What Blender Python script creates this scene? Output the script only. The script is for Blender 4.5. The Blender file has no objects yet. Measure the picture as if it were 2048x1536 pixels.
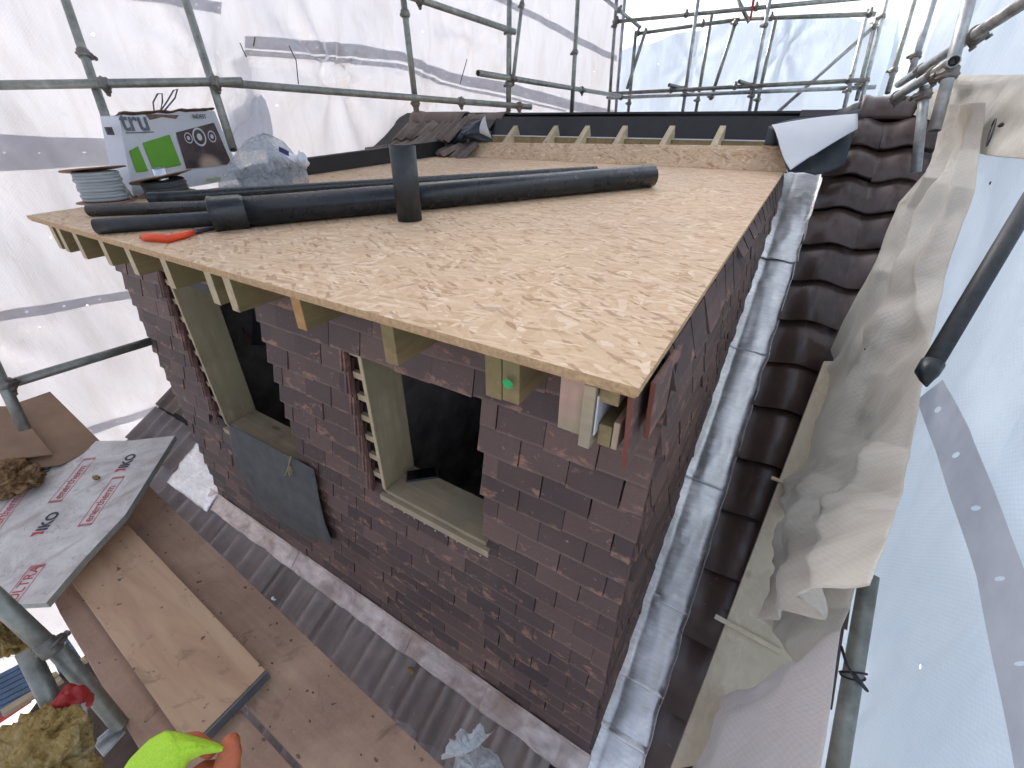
import bpy, math, random
from mathutils import Vector, Matrix, noise, Quaternion
random.seed(7)
S = bpy.context.scene
COL = S.collection

# ------------------------------------------------------------------ camera, sky, sun, exposure
F = 872.0                                   # focal length in pixels of the 2048 px wide photograph
YAW, PIT, ROL = -.548, .534, .009
CAM = Vector((.157, -.947, 2.531))
FW = Vector((math.sin(YAW)*math.cos(PIT), math.cos(YAW)*math.cos(PIT), -math.sin(PIT)))
_r = Vector((math.cos(YAW), -math.sin(YAW), 0)); _u = _r.cross(FW)
RT = _r*math.cos(ROL)+_u*math.sin(ROL); UP = _u*math.cos(ROL)-_r*math.sin(ROL)
cd = bpy.data.cameras.new('camera'); cam = bpy.data.objects.new('camera', cd); COL.objects.link(cam)
cam.matrix_world = Matrix(((RT.x, UP.x, -FW.x, CAM.x), (RT.y, UP.y, -FW.y, CAM.y), (RT.z, UP.z, -FW.z, CAM.z), (0, 0, 0, 1)))
cd.sensor_width = 36; cd.lens = F/2048*36; cd.clip_start = .05; cd.clip_end = 500
S.camera = cam
SUN_EL, SUN_AZ = math.radians(26), math.radians(-62)      # azimuth from +y towards +x: the sun stands beyond the left sheet
w = bpy.data.worlds.new('World'); S.world = w; w.use_nodes = True
nt = w.node_tree; bg = nt.nodes['Background']; sky = nt.nodes.new('ShaderNodeTexSky')
sky.sky_type = 'NISHITA'; sky.sun_disc = False; sky.sun_elevation = SUN_EL; sky.sun_rotation = SUN_AZ
sky.air_density = .55; sky.dust_density = 5.0; sky.ozone_density = 1.0
hs = nt.nodes.new('ShaderNodeHueSaturation'); hs.inputs['Saturation'].default_value = .6; nt.links.new(sky.outputs[0], hs.inputs['Color']); nt.links.new(hs.outputs[0], bg.inputs[0]); bg.inputs[1].default_value = .15
sl = bpy.data.lights.new('sun', 'SUN'); sl.energy = 2.0; sl.angle = math.radians(.5); sl.color = (1, .95, .90)
so = bpy.data.objects.new('sun', sl); COL.objects.link(so)
sd = Vector((math.sin(SUN_AZ)*math.cos(SUN_EL), math.cos(SUN_AZ)*math.cos(SUN_EL), math.sin(SUN_EL)))
so.rotation_euler = sd.to_track_quat('Z', 'Y').to_euler(); so.location = sd*20
S.view_settings.view_transform = 'Standard'; S.view_settings.look = 'None'
S.view_settings.exposure = 1.65; S.view_settings.gamma = 1
try:
    S.cycles.max_bounces = 8; S.cycles.diffuse_bounces = 4; S.cycles.transmission_bounces = 6; S.cycles.transparent_max_bounces = 12
    S.cycles.sample_clamp_indirect = 6; S.cycles.caustics_reflective = False; S.cycles.caustics_refractive = False
except Exception: pass

# ------------------------------------------------------------------ measuring helpers: a point seen in the photo, laid on a real plane
def ray(u, v): return FW+RT*((u-1024)/F)-UP*((v-768)/F)
def at(u, v, z): return CAM+ray(u, v)*z
def onp(u, v, p, n):
    d = ray(u, v); n = Vector(n); return CAM+d*(((Vector(p)-CAM).dot(n))/d.dot(n))
def onx(u, v, x): return onp(u, v, (x, 0, 0), (1, 0, 0))
def ony(u, v, y): return onp(u, v, (0, y, 0), (0, 1, 0))
def onz(u, v, z): return onp(u, v, (0, 0, z), (0, 0, 1))
TP = math.tan(.6)                           # pitch of the main roof
RN = Vector((0, -math.sin(.6), math.cos(.6)))
RU = Vector((0, math.cos(.6), math.sin(.6)))
def onroof(u, v, h=0): return onp(u, v, RN*h, RN)
DS = .043
def deckz(y): return 2.12+DS*(y+.246)
def ondeck(u, v, h=0): return onp(u, v, (0, -.246, 2.12+h), (0, -DS, 1))
def V3(*a): return Vector(a)
def nz(p, s=1.0, k=0): return noise.noise(Vector(p)*s+Vector((k*7.3, k*3.1, k*11.7)))

# ------------------------------------------------------------------ materials
class NT:
    def __init__(s, name):
        s.m = bpy.data.materials.new(name); s.m.use_nodes = True; s.t = s.m.node_tree
        s.t.nodes.clear(); s.out = s.t.nodes.new('ShaderNodeOutputMaterial')
    def n(s, typ, ins=None, **kw):
        x = s.t.nodes.new('ShaderNode'+typ)
        for k, v in kw.items(): setattr(x, k, v)
        if ins:
            for k, v in ins.items(): s.put(x.inputs[k], v)
        return x
    def put(s, sock, v):
        if isinstance(v, bpy.types.NodeSocket): s.t.links.new(v, sock)
        elif isinstance(v, bpy.types.Node): s.t.links.new(v.outputs[0], sock)
        else:
            if sock.type == 'RGBA' and len(v) == 3: v = (*v, 1)
            sock.default_value = v
    def coords(s, kind='Object'): return s.n('TexCoord').outputs[kind]
    def mapping(s, src, scale=(1, 1, 1), rot=(0, 0, 0), loc=(0, 0, 0)):
        return s.n('Mapping', {'Vector': src, 'Scale': scale, 'Rotation': rot, 'Location': loc}).outputs[0]
    def noise(s, src, scale=5, detail=4, rough=.55, dist=0):
        return s.n('TexNoise', {'Vector': src, 'Scale': scale, 'Detail': detail, 'Roughness': rough, 'Distortion': dist})
    def ramp(s, fac, stops, interp='LINEAR'):
        r = s.n('ValToRGB', {'Fac': fac}); e = r.color_ramp.elements; r.color_ramp.interpolation = interp
        while len(e) > 1: e.remove(e[0])
        e[0].position = stops[0][0]; c = stops[0][1]; e[0].color = (*c, 1) if hasattr(c, '__len__') else (c, c, c, 1)
        for p, c in stops[1:]:
            q = e.new(p); q.color = (*c, 1) if hasattr(c, '__len__') else (c, c, c, 1)
        return r.outputs[0]
    def mix(s, fac, a, b, mode='MIX'):
        x = s.n('MixRGB', blend_type=mode); s.put(x.inputs[0], fac); s.put(x.inputs[1], a); s.put(x.inputs[2], b); return x.outputs[0]
    def math(s, op, a, b=0., c=0.):
        x = s.n('Math', operation=op); s.put(x.inputs[0], a); s.put(x.inputs[1], b); s.put(x.inputs[2], c); return x.outputs[0]
    def bump(s, h, strength=.3, dist=.01): return s.n('Bump', {'Height': h, 'Strength': strength, 'Distance': dist}).outputs[0]
    def pbr(s, col, rough=.6, metal=0., normal=None, **kw):
        b = s.n('BsdfPrincipled', {'Base Color': col, 'Roughness': rough, 'Metallic': metal})
        if normal is not None: s.put(b.inputs['Normal'], normal)
        for k, v in kw.items(): s.put(b.inputs[k.replace('_', ' ')], v)
        s.t.links.new(b.outputs[0], s.out.inputs[0]); return s.m
    def attr(s, name): return s.n('Attribute', attribute_name=name).outputs['Fac']

M = {}
def flat(name, col, rough=.6, metal=0., var=.25, scale=12, bump=.15, **kw):
    t = NT(name); c = t.coords(); n = t.noise(c, scale, 5, .6)
    dark = tuple(x*(1-var) for x in col); lite = tuple(min(1, x*(1+var)) for x in col)
    M[name] = t.pbr(t.ramp(n.outputs[0], [(.25, dark), (.75, lite)]), rough, metal, t.bump(n.outputs[0], bump, .004), **kw)

def m_osb(name, bright=1.0, rz=0.0, rx=0.0):
    t = NT(name); c = t.mapping(t.coords(), (1, 1, 1), (rx, 0, rz))
    warp = t.noise(c, 14, 2); cw = t.mix(.008, c, warp.outputs[1], 'LINEAR_LIGHT')
    pal = [(0, (.42, .25, .125)), (.04, (.48, .315, .17)), (.12, (.56, .385, .24)), (.35, (.60, .425, .275)), (.65, (.635, .465, .31)), (.88, (.68, .525, .365)), (1, (.76, .63, .475))]
    col = t.ramp(t.noise(t.mapping(cw, (14, 60, 10)), 1, 5, .65).outputs[0], [(.3, (.50, .325, .17)), (.7, (.60, .43, .25))]); hgt = None
    for i, (ang, a, b, th) in enumerate(((.05, 9, 32, .2), (.8, 10, 38, .5), (-.7, 10, 42, .5), (.3, 12, 48, .5), (-.3, 13, 54, .55), (1.3, 14, 50, .66), (-1.2, 15, 70, .70), (.5, 17, 95, .66), (-.15, 18, 125, .70))):
        m = t.mapping(t.mapping(cw, (1, 1, 1), (0, 0, ang)), (a, b, 40), (0, 0, 0), (3.3*i, i*5.7, 0))
        v = t.n('TexVoronoi', {'Vector': m, 'Scale': 1.0, 'Randomness': 1.0}, feature='F1', voronoi_dimensions='2D')
        sp = t.n('SeparateColor', {'Color': v.outputs['Color']}); r, g = sp.outputs[0], sp.outputs[1]
        mk = t.math('GREATER_THAN', g, th)
        col = t.mix(t.math('MULTIPLY', mk, .8), col, t.ramp(r, pal)); hgt = r if hgt is None else t.mix(mk, hgt, r)
        if i in (1, 4, 7):                                   # dark slivers scattered at random among the strands
            d = t.math('MULTIPLY', t.math('GREATER_THAN', g, .93), .5); col = t.mix(d, col, (.26, .13, .07))
    fine = t.noise(t.mapping(cw, (30, 300, 40), (0, 0, .15)), 1, 4, .6)
    col = t.mix(.16, col, t.ramp(fine.outputs[0], [(.3, (.55, .45, .35)), (.6, (1.1, 1.05, 1.0))]), 'MULTIPLY')
    col = t.mix(.45, col, t.ramp(t.noise(c, 1.3, 5, .6).outputs[0], [(.35, (.85, .80, .78)), (.65, (1.12, 1.08, 1.02))]), 'MULTIPLY')
    ms = t.noise(c, 5, 6, .7, 1.0); col = t.mix(t.ramp(ms.outputs[0], [(.62, 0.), (.75, .35)]), col, (.35, .26, .2))
    col = t.mix(1, col, (bright, bright, bright), 'MULTIPLY')
    M[name] = t.pbr(col, .62, 0, t.bump(hgt, .3, .0015), Specular_IOR_Level=.35)

def m_timber(name, a, b, axis=1, stain=None, dirt=.25, rough=.7):
    t = NT(name); c = t.coords(); sc = [26, 26, 26]; sc[axis] = 1.6
    g = t.noise(t.mapping(c, tuple(sc)), 1, 6, .65, .6)
    col = t.ramp(g.outputs[0], [(.28, a), (.72, b)])
    kn = t.n('TexVoronoi', {'Vector': t.mapping(c, tuple(5 if i != axis else 2.2 for i in range(3))), 'Scale': 1.0})
    col = t.mix(t.ramp(kn.outputs['Distance'], [(.05, .75), (.11, 0.)]), col, tuple(x*.35 for x in a))
    dn = t.noise(c, 7, 5, .6)
    col = t.mix(t.math('MULTIPLY', t.ramp(dn.outputs[0], [(.5, 0.), (.75, 1.)]), dirt), col, tuple(x*.3 for x in a))
    if stain:
        s2 = t.noise(c, 3.2, 3); col = t.mix(t.ramp(s2.outputs[0], [(.45, 0.), (.62, .8)]), col, stain)
    M[name] = t.pbr(col, rough, 0, t.bump(g.outputs[0], .25, .003))

def m_plain_tile():
    t = NT('clay_tile'); c = t.coords(); rnd = t.attr('rnd')
    base = t.ramp(rnd, [(0, (.064, .043, .042)), (.3, (.088, .057, .053)), (.7, (.112, .071, .064)), (1, (.150, .093, .080))])
    sand = t.noise(c, 260, 3, .7); base = t.mix(.35, base, t.ramp(sand.outputs[0], [(.3, (.5, .5, .5)), (.7, (1.5, 1.5, 1.5))]), 'MULTIPLY')
    big = t.noise(c, 2.2, 4); base = t.mix(.6, base, t.ramp(big.outputs[0], [(.35, (.72, .70, .74)), (.65, (1.2, 1.12, 1.1))]), 'MULTIPLY')
    sep = t.n('SeparateXYZ', {'Vector': t.coords('UV')}); v = sep.outputs[1]; u = sep.outputs[0]
    low = t.math('SUBTRACT', 1.0, t.math('MULTIPLY', v, 2.2)); low = t.math('MAXIMUM', low, 0.)       # 1 at the tile's tail
    corner = t.math('ABSOLUTE', t.math('SUBTRACT', u, .5))
    sc = t.noise(t.mapping(c, (12, 12, 22), (0, .35, 0)), 1, 6, .66, .3)
    th = t.math('ADD', sc.outputs[0], t.math('MULTIPLY', low, .085)); th = t.math('ADD', th, t.math('MULTIPLY', t.math('MULTIPLY', corner, low), .10))
    base = t.mix(t.ramp(th, [(.635, 0.), (.74, .75)]), base, (.36, .19, .13))
    sp = t.noise(c, 46, 3, .55); base = t.mix(t.ramp(t.math('ADD', sp.outputs[0], t.math('MULTIPLY', low, .05)), [(.70, 0.), (.77, .6)]), base, (.38, .25, .19))
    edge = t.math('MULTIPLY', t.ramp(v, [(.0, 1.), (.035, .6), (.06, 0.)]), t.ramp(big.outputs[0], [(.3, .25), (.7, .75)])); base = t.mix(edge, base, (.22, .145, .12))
    base = t.mix(t.math('MULTIPLY', t.ramp(v, [(.50, 0.), (.64, 1.)]), .45), base, (.05, .03, .028))  # shade under the lap of the course above, painted into the tile colour
    red = t.attr('red'); base = t.mix(red, base, (.17, .045, .028))
    M['clay_tile'] = t.pbr(base, .60, 0, t.bump(t.mix(.4, sand.outputs[0], sc.outputs[0]), .4, .004), Specular_IOR_Level=.5)

def m_pantile(name, a, b, rough, lich=.5):
    t = NT(name); c = t.coords(); rnd = t.attr('rnd')
    base = t.ramp(rnd, [(0, a), (1, b)])
    n1 = t.noise(c, 9, 6, .65); base = t.mix(.55, base, t.ramp(n1.outputs[0], [(.3, (.6, .6, .62)), (.7, (1.35, 1.3, 1.28))]), 'MULTIPLY')
    st = t.noise(t.mapping(c, (26, 5, 5)), 1, 5, .6)
    base = t.mix(t.math('MULTIPLY', t.ramp(st.outputs[0], [(.55, 0.), (.75, 1.)]), lich), base, (.25, .2, .175))
    sp = t.noise(c, 42, 2, .5); base = t.mix(t.math('MULTIPLY', t.ramp(sp.outputs[0], [(.70, 0.), (.76, 1.)]), lich), base, (.42, .38, .34))
    gr = t.noise(c, 300, 2); 
    M[name] = t.pbr(base, rough, 0, t.bump(t.mix(.3, n1.outputs[0], gr.outputs[0]), .3, .003), Specular_IOR_Level=.6)

def m_lead(name, a, b, rough=.33):
    t = NT(name); c = t.coords(); n = t.noise(c, 7, 6, .62, .7)
    st = t.noise(t.mapping(c, (14, 60, 60)), 1, 4, .6)
    col = t.ramp(n.outputs[0], [(.3, a), (.52, b), (.72, tuple(min(1, x*1.35) for x in b))])
    rs = t.noise(c, 3.1, 4, .6, .5)
    col = t.mix(t.ramp(rs.outputs[0], [(.54, 0.), (.68, .55 if 'worn' in name else .12)]), col, (.27, .17, .13))
    col = t.mix(.35, col, t.ramp(st.outputs[0], [(.35, (.6, .55, .52)), (.65, (1.2, 1.2, 1.2))]), 'MULTIPLY')
    dents = t.noise(c, 16, 4, .55, .3)
    M[name] = t.pbr(col, t.ramp(st.outputs[0], [(.3, rough*.8), (.7, rough*1.5)]), .88, t.bump(t.mix(.5, dents.outputs[0], st.outputs[0]), .14, .006))

def m_sheet(name, tint, trans=.75, see=.04, grime=.35, weave=260., sx=1., seamdots=False, dirt=(.42, .36, .32)):
    t = NT(name); c = t.coords()
    g = t.noise(c, 1.3, 6, .62, .4); g2 = t.noise(t.mapping(c, (5, 5, 1.2)), 1, 5, .6, .8)
    gf = t.math('MULTIPLY', t.ramp(g2.outputs[0], [(.45, 0.), (.8, 1.)]), grime)
    col = t.mix(gf, tint, dirt)
    col = t.mix(t.math('MULTIPLY', t.ramp(g.outputs[0], [(.35, 1.), (.7, 0.)]), grime*.45), col, tuple(x*.74 for x in tint))
    uv = t.coords('UV'); sep = t.n('SeparateXYZ', {'Vector': uv})
    wv = t.math('MULTIPLY', t.math('SINE', t.math('MULTIPLY', sep.outputs[0], weave)), t.math('SINE', t.math('MULTIPLY', sep.outputs[1], weave)))
    wr = t.noise(t.mapping(c, (3.5, 3.5, 1.3), (.2, .3, 0)), 1, 6, .6, 1.2)
    crk = t.noise(t.mapping(c, (11, 11, 9)), 1, 6, .6, .6)
    hb = t.mix(.3, wr.outputs[0], crk.outputs[0])
    nb = t.bump(hb, .55, .03)
    nb = t.n('Bump', {'Height': wv, 'Strength': .25, 'Distance': .0015, 'Normal': nb}).outputs[0]
    # the coarse scrim in the film holds back a little light, the wrinkles and folds lie double
    holes = t.math('MULTIPLY', t.math('ADD', t.math('MULTIPLY', wv, .5), .5), .22 if weave > 300 else .08)
    col = t.mix(holes, col, tuple(x*.7 for x in tint))
    tr = t.n('BsdfTranslucent', {'Color': col, 'Normal': nb}); di = t.n('BsdfPrincipled', {'Base Color': col, 'Roughness': .42, 'Normal': nb, 'Specular IOR Level': .4})
    mx = t.n('MixShader', {0: trans, 1: di.outputs[0], 2: tr.outputs[0]})
    tp = t.n('BsdfTransparent')
    pin = t.n('TexVoronoi', {'Vector': t.mapping(c, (3.3, 3.3, 3.3)), 'Scale': 1.0}).outputs['Distance']
    pf = t.math('MAXIMUM', see, t.math('LESS_THAN', pin, .028))
    fin = t.n('MixShader', {0: pf, 1: mx.outputs[0], 2: tp.outputs[0]})
    t.t.links.new(fin.outputs[0], t.out.inputs[0]); M[name] = t.m

def m_band():
    t = NT('sheet_band'); sep = t.n('SeparateXYZ', {'Vector': t.coords('UV')})
    fu = t.math('SUBTRACT', t.math('FRACT', t.math('DIVIDE', sep.outputs[0], .16)), .5)
    du = t.math('MULTIPLY', fu, .16); dv = sep.outputs[1]
    r = t.math('SQRT', t.math('ADD', t.math('MULTIPLY', du, du), t.math('MULTIPLY', dv, dv)))
    hole = t.math('LESS_THAN', r, .0065)
    n = t.noise(t.coords(), 8, 4)
    col = t.ramp(n.outputs[0], [(.3, (.50, .50, .54)), (.7, (.60, .60, .64))])
    tr = t.n('BsdfTranslucent', {'Color': col}); di = t.n('BsdfDiffuse', {'Color': col})
    mx = t.n('MixShader', {0: .6, 1: di.outputs[0], 2: tr.outputs[0]}); tp = t.n('BsdfTransparent')
    fin = t.n('MixShader', {0: hole, 1: mx.outputs[0], 2: tp.outputs[0]})
    t.t.links.new(fin.outputs[0], t.out.inputs[0]); M['sheet_band'] = t.m

def m_metal(name, col, rough=.45, metal=.7, rust=.3):
    t = NT(name); c = t.coords(); n = t.noise(c, 14, 6, .65); s = t.noise(t.mapping(c, (3, 3, 3)), 1, 4)
    cc = t.ramp(n.outputs[0], [(.3, tuple(x*.6 for x in col)), (.7, tuple(min(1, x*1.3) for x in col))])
    cc = t.mix(t.math('MULTIPLY', t.ramp(s.outputs[0], [(.5, 0.), (.68, 1.)]), rust), cc, (.13, .075, .05))
    M[name] = t.pbr(cc, rough, metal, t.bump(n.outputs[0], .3, .002))

def m_ply():
    t = NT('shutter_ply'); c = t.coords(); n = t.noise(c, 3, 6, .6, .3); g = t.noise(t.mapping(c, (3, 40, 40)), 1, 5, .6)
    col = t.ramp(n.outputs[0], [(.3, (.31, .185, .13)), (.5, (.39, .245, .17)), (.72, (.51, .34, .235))])
    col = t.mix(.25, col, t.ramp(g.outputs[0], [(.3, (.5, .5, .5)), (.7, (1.2, 1.2, 1.2))]), 'MULTIPLY')
    st = t.noise(c, 5.5, 5, .6, 1.5); col = t.mix(t.ramp(st.outputs[0], [(.60, 0.), (.72, .6)]), col, (.13, .08, .055))
    sp = t.noise(c, 38, 2, .4); col = t.mix(t.ramp(sp.outputs[0], [(.72, 0.), (.76, .9)]), col, (.05, .035, .03))
    dst = t.noise(c, 90, 4, .7); col = t.mix(t.ramp(dst.outputs[0], [(.5, 0.), (.8, .35)]), col, (.5, .4, .3))
    M['shutter_ply'] = t.pbr(col, .75, 0, t.bump(t.mix(.5, n.outputs[0], dst.outputs[0]), .3, .004))
    t = NT('scaffold_board'); c = t.coords(); n = t.noise(t.mapping(c, (1.2, 9, 9)), 1, 6, .6, .6)
    col = t.ramp(n.outputs[0], [(.28, (.42, .25, .155)), (.5, (.55, .35, .22)), (.75, (.64, .44, .285))])
    st = t.noise(t.mapping(c, (4, 9, 9)), 1, 5, .65, 1.6); col = t.mix(t.ramp(st.outputs[0], [(.58, 0.), (.70, .55)]), col, (.21, .135, .075))
    sp = t.noise(c, 30, 2, .4); col = t.mix(t.ramp(sp.outputs[0], [(.70, 0.), (.75, .9)]), col, (.07, .045, .035))
    M['scaffold_board'] = t.pbr(col, .72, 0, t.bump(t.mix(.5, n.outputs[0], sp.outputs[0]), .35, .004))

def m_foilboard():
    t = NT('foil_facing'); c = t.coords(); n = t.noise(c, 6, 6, .65, .8); cr = t.noise(c, 22, 6, .7, 1.4)
    col = t.ramp(n.outputs[0], [(.3, (.48, .435, .405)), (.5, (.66, .62, .59)), (.7, (.78, .75, .72))])
    col = t.mix(t.ramp(cr.outputs[0], [(.60, 0.), (.72, .7)]), col, (.2, .15, .12))
    dd = t.noise(t.mapping(c, (8, 2, 8)), 1, 5, .6, .5); col = t.mix(t.ramp(dd.outputs[0], [(.56, 0.), (.7, .6)]), col, (.3, .22, .17))
    M['foil_facing'] = t.pbr(col, .48, .12, t.bump(cr.outputs[0], .5, .008))

m_osb('osb'); m_osb('osb_upstand', .95, 0, -1.0)
m_plain_tile()
m_pantile('pantile_grey', (.17, .132, .118), (.26, .21, .19), .34, .6)
m_pantile('pantile_brown', (.066, .043, .037), (.105, .068, .057), .28, .25)
m_pantile('pantile_old', (.11, .08, .065), (.2, .15, .12), .7, .6)
m_lead('lead', (.66, .67, .68), (.76, .77, .78), .36)
m_lead('lead_worn', (.34, .27, .245), (.56, .49, .465), .45)
m_timber('timber_treated', (.175, .125, .055), (.31, .225, .11), 1, (.21, .175, .075), .45)
m_timber('timber_pale', (.40, .31, .19), (.56, .46, .30), 1, None, .2)
m_timber('timber_jamb', (.30, .24, .155), (.45, .37, .24), 2, (.29, .255, .155), .45)
m_timber('timber_sill', (.33, .26, .17), (.46, .37, .25), 0, (.30, .26, .19), .4)
m_timber('timber_amber', (.34, .17, .06), (.50, .29, .11), 1, None, .25)
m_timber('timber_pink', (.44, .27, .21), (.55, .36, .29), 2, (.25, .27, .15), .3)
m_timber('timber_plank', (.60, .50, .35), (.76, .66, .50), 1, (.68, .59, .44), .2)
m_ply(); m_foilboard(); m_band()
m_sheet('sheet_left', (.66, .655, .69), .165, .0, .45)
m_sheet('sheet_far', (.66, .76, .88), .26, .0, .2)
m_sheet('sheet_right', (.80, .91, .99), .66, .0, .10, 330.)  # the tint carries the blue of the skylight on this side
m_sheet('sheet_cream', (.86, .82, .75), .55, .0, .55, 330., dirt=(.40, .32, .24))
m_sheet('sheet_skirt', (.96, .90, .87), .62, .0, .22, 330., dirt=(.6, .5, .42))
m_metal('galvanised', (.27, .28, .25), .45, .55, .35)
m_metal('galvanised_pale', (.40, .42, .42), .42, .55, .3)
m_metal('coupler_steel', (.20, .19, .17), .5, .6, .6)
flat('osb_edge', (.47, .31, .17), .8, 0, .35, 70, .5)
t = NT('black_plastic'); c = t.coords(); n = t.noise(c, 7, 6, .7, .5); f = t.noise(t.mapping(c, (3, 3, 3), (0, 0, .3)), 18, 5, .7)
col = t.mix(t.ramp(n.outputs[0], [(.5, 0.), (.75, .45)]), (.015, .018, .022, 1), (.075, .078, .078)); col = t.mix(t.ramp(f.outputs[0], [(.66, 0.), (.72, .6)]), col, (.14, .14, .14))
M['black_plastic'] = t.pbr(col, t.ramp(n.outputs[0], [(.4, .2), (.7, .5)]), 0, t.bump(f.outputs[0], .08, .002))
flat('black_plastic_dusty', (.028, .031, .035), .5, 0, .5, 30, .25)
flat('membrane_black', (.012, .012, .014), .55, 0, .4, 9, .3)
flat('membrane_slate', (.085, .087, .088), .7, 0, .35, 10, .4)
flat('membrane_blue', (.022, .033, .045), .5, 0, .4, 8, .35)
flat('membrane_white', (.60, .62, .66), .55, 0, .05, 4, .1)
flat('dark_inside', (.30, .27, .26), .9, 0, .5, 6, .4)
flat('phone_glass', (.004, .004, .005), .08, 0, 0, 4, 0)
flat('orange_plastic', (.75, .075, .02), .4, 0, .1, 12, .05)
flat('red_plastic', (.42, .03, .03), .45, 0, .2, 12, .05)
flat('blade_steel', (.10, .085, .11), .4, .6, .3, 30, .1)
flat('card_white', (.60, .62, .66), .6, 0, .06, 5, .05)
flat('card_kraft', (.30, .185, .115), .8, 0, .18, 6, .2)
flat('card_torn', (.17, .11, .075), .85, 0, .4, 20, .4)
flat('print_green', (.13, .36, .03), .5, 0, .04, 5, 0)
flat('print_grey', (.12, .15, .17), .5, 0, .1, 8, 0)
flat('print_red', (.55, .06, .07), .55, 0, .25, 60, 0)
flat('print_black', (.05, .05, .06), .55, 0, .3, 60, 0)
flat('print_yellowgreen', (.42, .5, .2), .5, 0, .1, 8, 0)
flat('ink_navy', (.02, .02, .09), .5, 0, .1, 8, 0)
flat('cable_grey', (.33, .36, .38), .45, 0, .08, 8, .05)
flat('cable_dark', (.055, .06, .065), .5, 0, .2, 8, .05)
flat('cable_purple', (.12, .08, .13), .5, 0, .2, 8, .05)
def m_wool(name, a, b, cc):
    t = NT(name); c = t.coords(); n = t.noise(c, 11, 6, .7, .6); f = t.noise(t.mapping(c, (60, 220, 120)), 1, 5, .7, .5)
    col = t.ramp(n.outputs[0], [(.34, a), (.5, b), (.66, cc)]); col = t.mix(.5, col, t.ramp(f.outputs[0], [(.3, (.5, .45, .4)), (.7, (1.35, 1.3, 1.2))]), 'MULTIPLY')
    M[name] = t.pbr(col, .95, 0, t.bump(f.outputs[0], .9, .006), Specular_IOR_Level=.1)
m_wool('wool_yellow', (.17, .10, .04), (.42, .305, .12), (.58, .48, .27))
m_wool('wool_brown', (.12, .07, .035), (.28, .17, .09), (.42, .29, .17))
flat('foam_grey', (.37, .38, .34), .9, 0, .15, 30, .3)
flat('hi_vis', (.45, .74, .04), .8, 0, .16, 220, .6)
flat('glove_orange', (.50, .13, .055), .65, 0, .3, 26, .5)
flat('string_beige', (.42, .33, .2), .9, 0, .3, 60, .4)
flat('tie_black', (.01, .01, .016), .45, 0, .1, 8, 0)
flat('tape_black', (.012, .018, .018), .35, 0, .3, 30, .3)
flat('white_film', (.75, .76, .8), .4, 0, .05, 8, .2)
flat('foil_silver', (.7, .74, .8), .25, .7, .2, 20, .3)
flat('blue_panel', (.05, .11, .20), .4, .1, .3, 6, .1)
flat('yard_slab', (.48, .47, .46), .9, 0, .25, 2, .3)
flat('brick_dark', (.10, .07, .055), .9, 0, .4, 6, .3)
flat('insulation_print_board', (.15, .16, .175), .7, 0, .2, 5, .2)
flat('edge_steel', (.16, .18, .20), .45, .5, .25, 20, .2)
flat('debris', (.20, .13, .08), .9, 0, .5, 30, .3)
def m_photo():                                              # blurred picture printed on the box: a hand over dark cloth
    t = NT('print_photo'); sep = t.n('SeparateXYZ', {'Vector': t.coords('UV')})
    n = t.noise(t.coords('UV'), 2.4, 3, .5, .6)
    g = t.n('TexGradient', {'Vector': t.mapping(t.coords('UV'), (3.2, 2.6, 1), (0, 0, .5), (-1.5, -.75, 0))}, gradient_type='SPHERICAL')
    base = t.ramp(n.outputs[0], [(.3, (.035, .02, .02)), (.7, (.12, .085, .085))])
    M['print_photo'] = t.pbr(t.mix(t.ramp(g.outputs[0], [(.1, 0.), (.5, .9)]), base, (.48, .36, .29)), .5)
m_photo()
def m_bag():
    t = NT('bag_film'); c = t.coords(); n = t.noise(c, 14, 6, .65, 1.5)
    nb = t.bump(n.outputs[0], .9, .03)
    p = t.n('BsdfPrincipled', {'Base Color': (.62, .66, .70, 1), 'Roughness': .22, 'Normal': nb, 'Specular IOR Level': .6})
    tl = t.n('BsdfTranslucent', {'Color': (.62, .66, .70, 1), 'Normal': nb})
    a = t.n('MixShader', {0: .45, 1: p.outputs[0], 2: tl.outputs[0]})
    f = t.n('MixShader', {0: t.ramp(n.outputs[0], [(.35, .70), (.7, .15)]), 1: a.outputs[0], 2: t.n('BsdfTransparent').outputs[0]})
    t.t.links.new(f.outputs[0], t.out.inputs[0]); M['bag_film'] = t.m
m_bag()
def m_bagw():
    t = NT('bag_white'); c = t.coords(); n = t.noise(c, 16, 6, .65, 1.5); nb = t.bump(n.outputs[0], .9, .02)
    p = t.n('BsdfPrincipled', {'Base Color': (.82, .85, .88, 1), 'Roughness': .25, 'Normal': nb}); tl = t.n('BsdfTranslucent', {'Color': (.82, .85, .88, 1), 'Normal': nb})
    a = t.n('MixShader', {0: .35, 1: p.outputs[0], 2: tl.outputs[0]}); f = t.n('MixShader', {0: t.ramp(n.outputs[0], [(.35, .35), (.6, .02)]), 1: a.outputs[0], 2: t.n('BsdfTransparent').outputs[0]})
    t.t.links.new(f.outputs[0], t.out.inputs[0]); M['bag_white'] = t.m
m_bagw()

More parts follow.
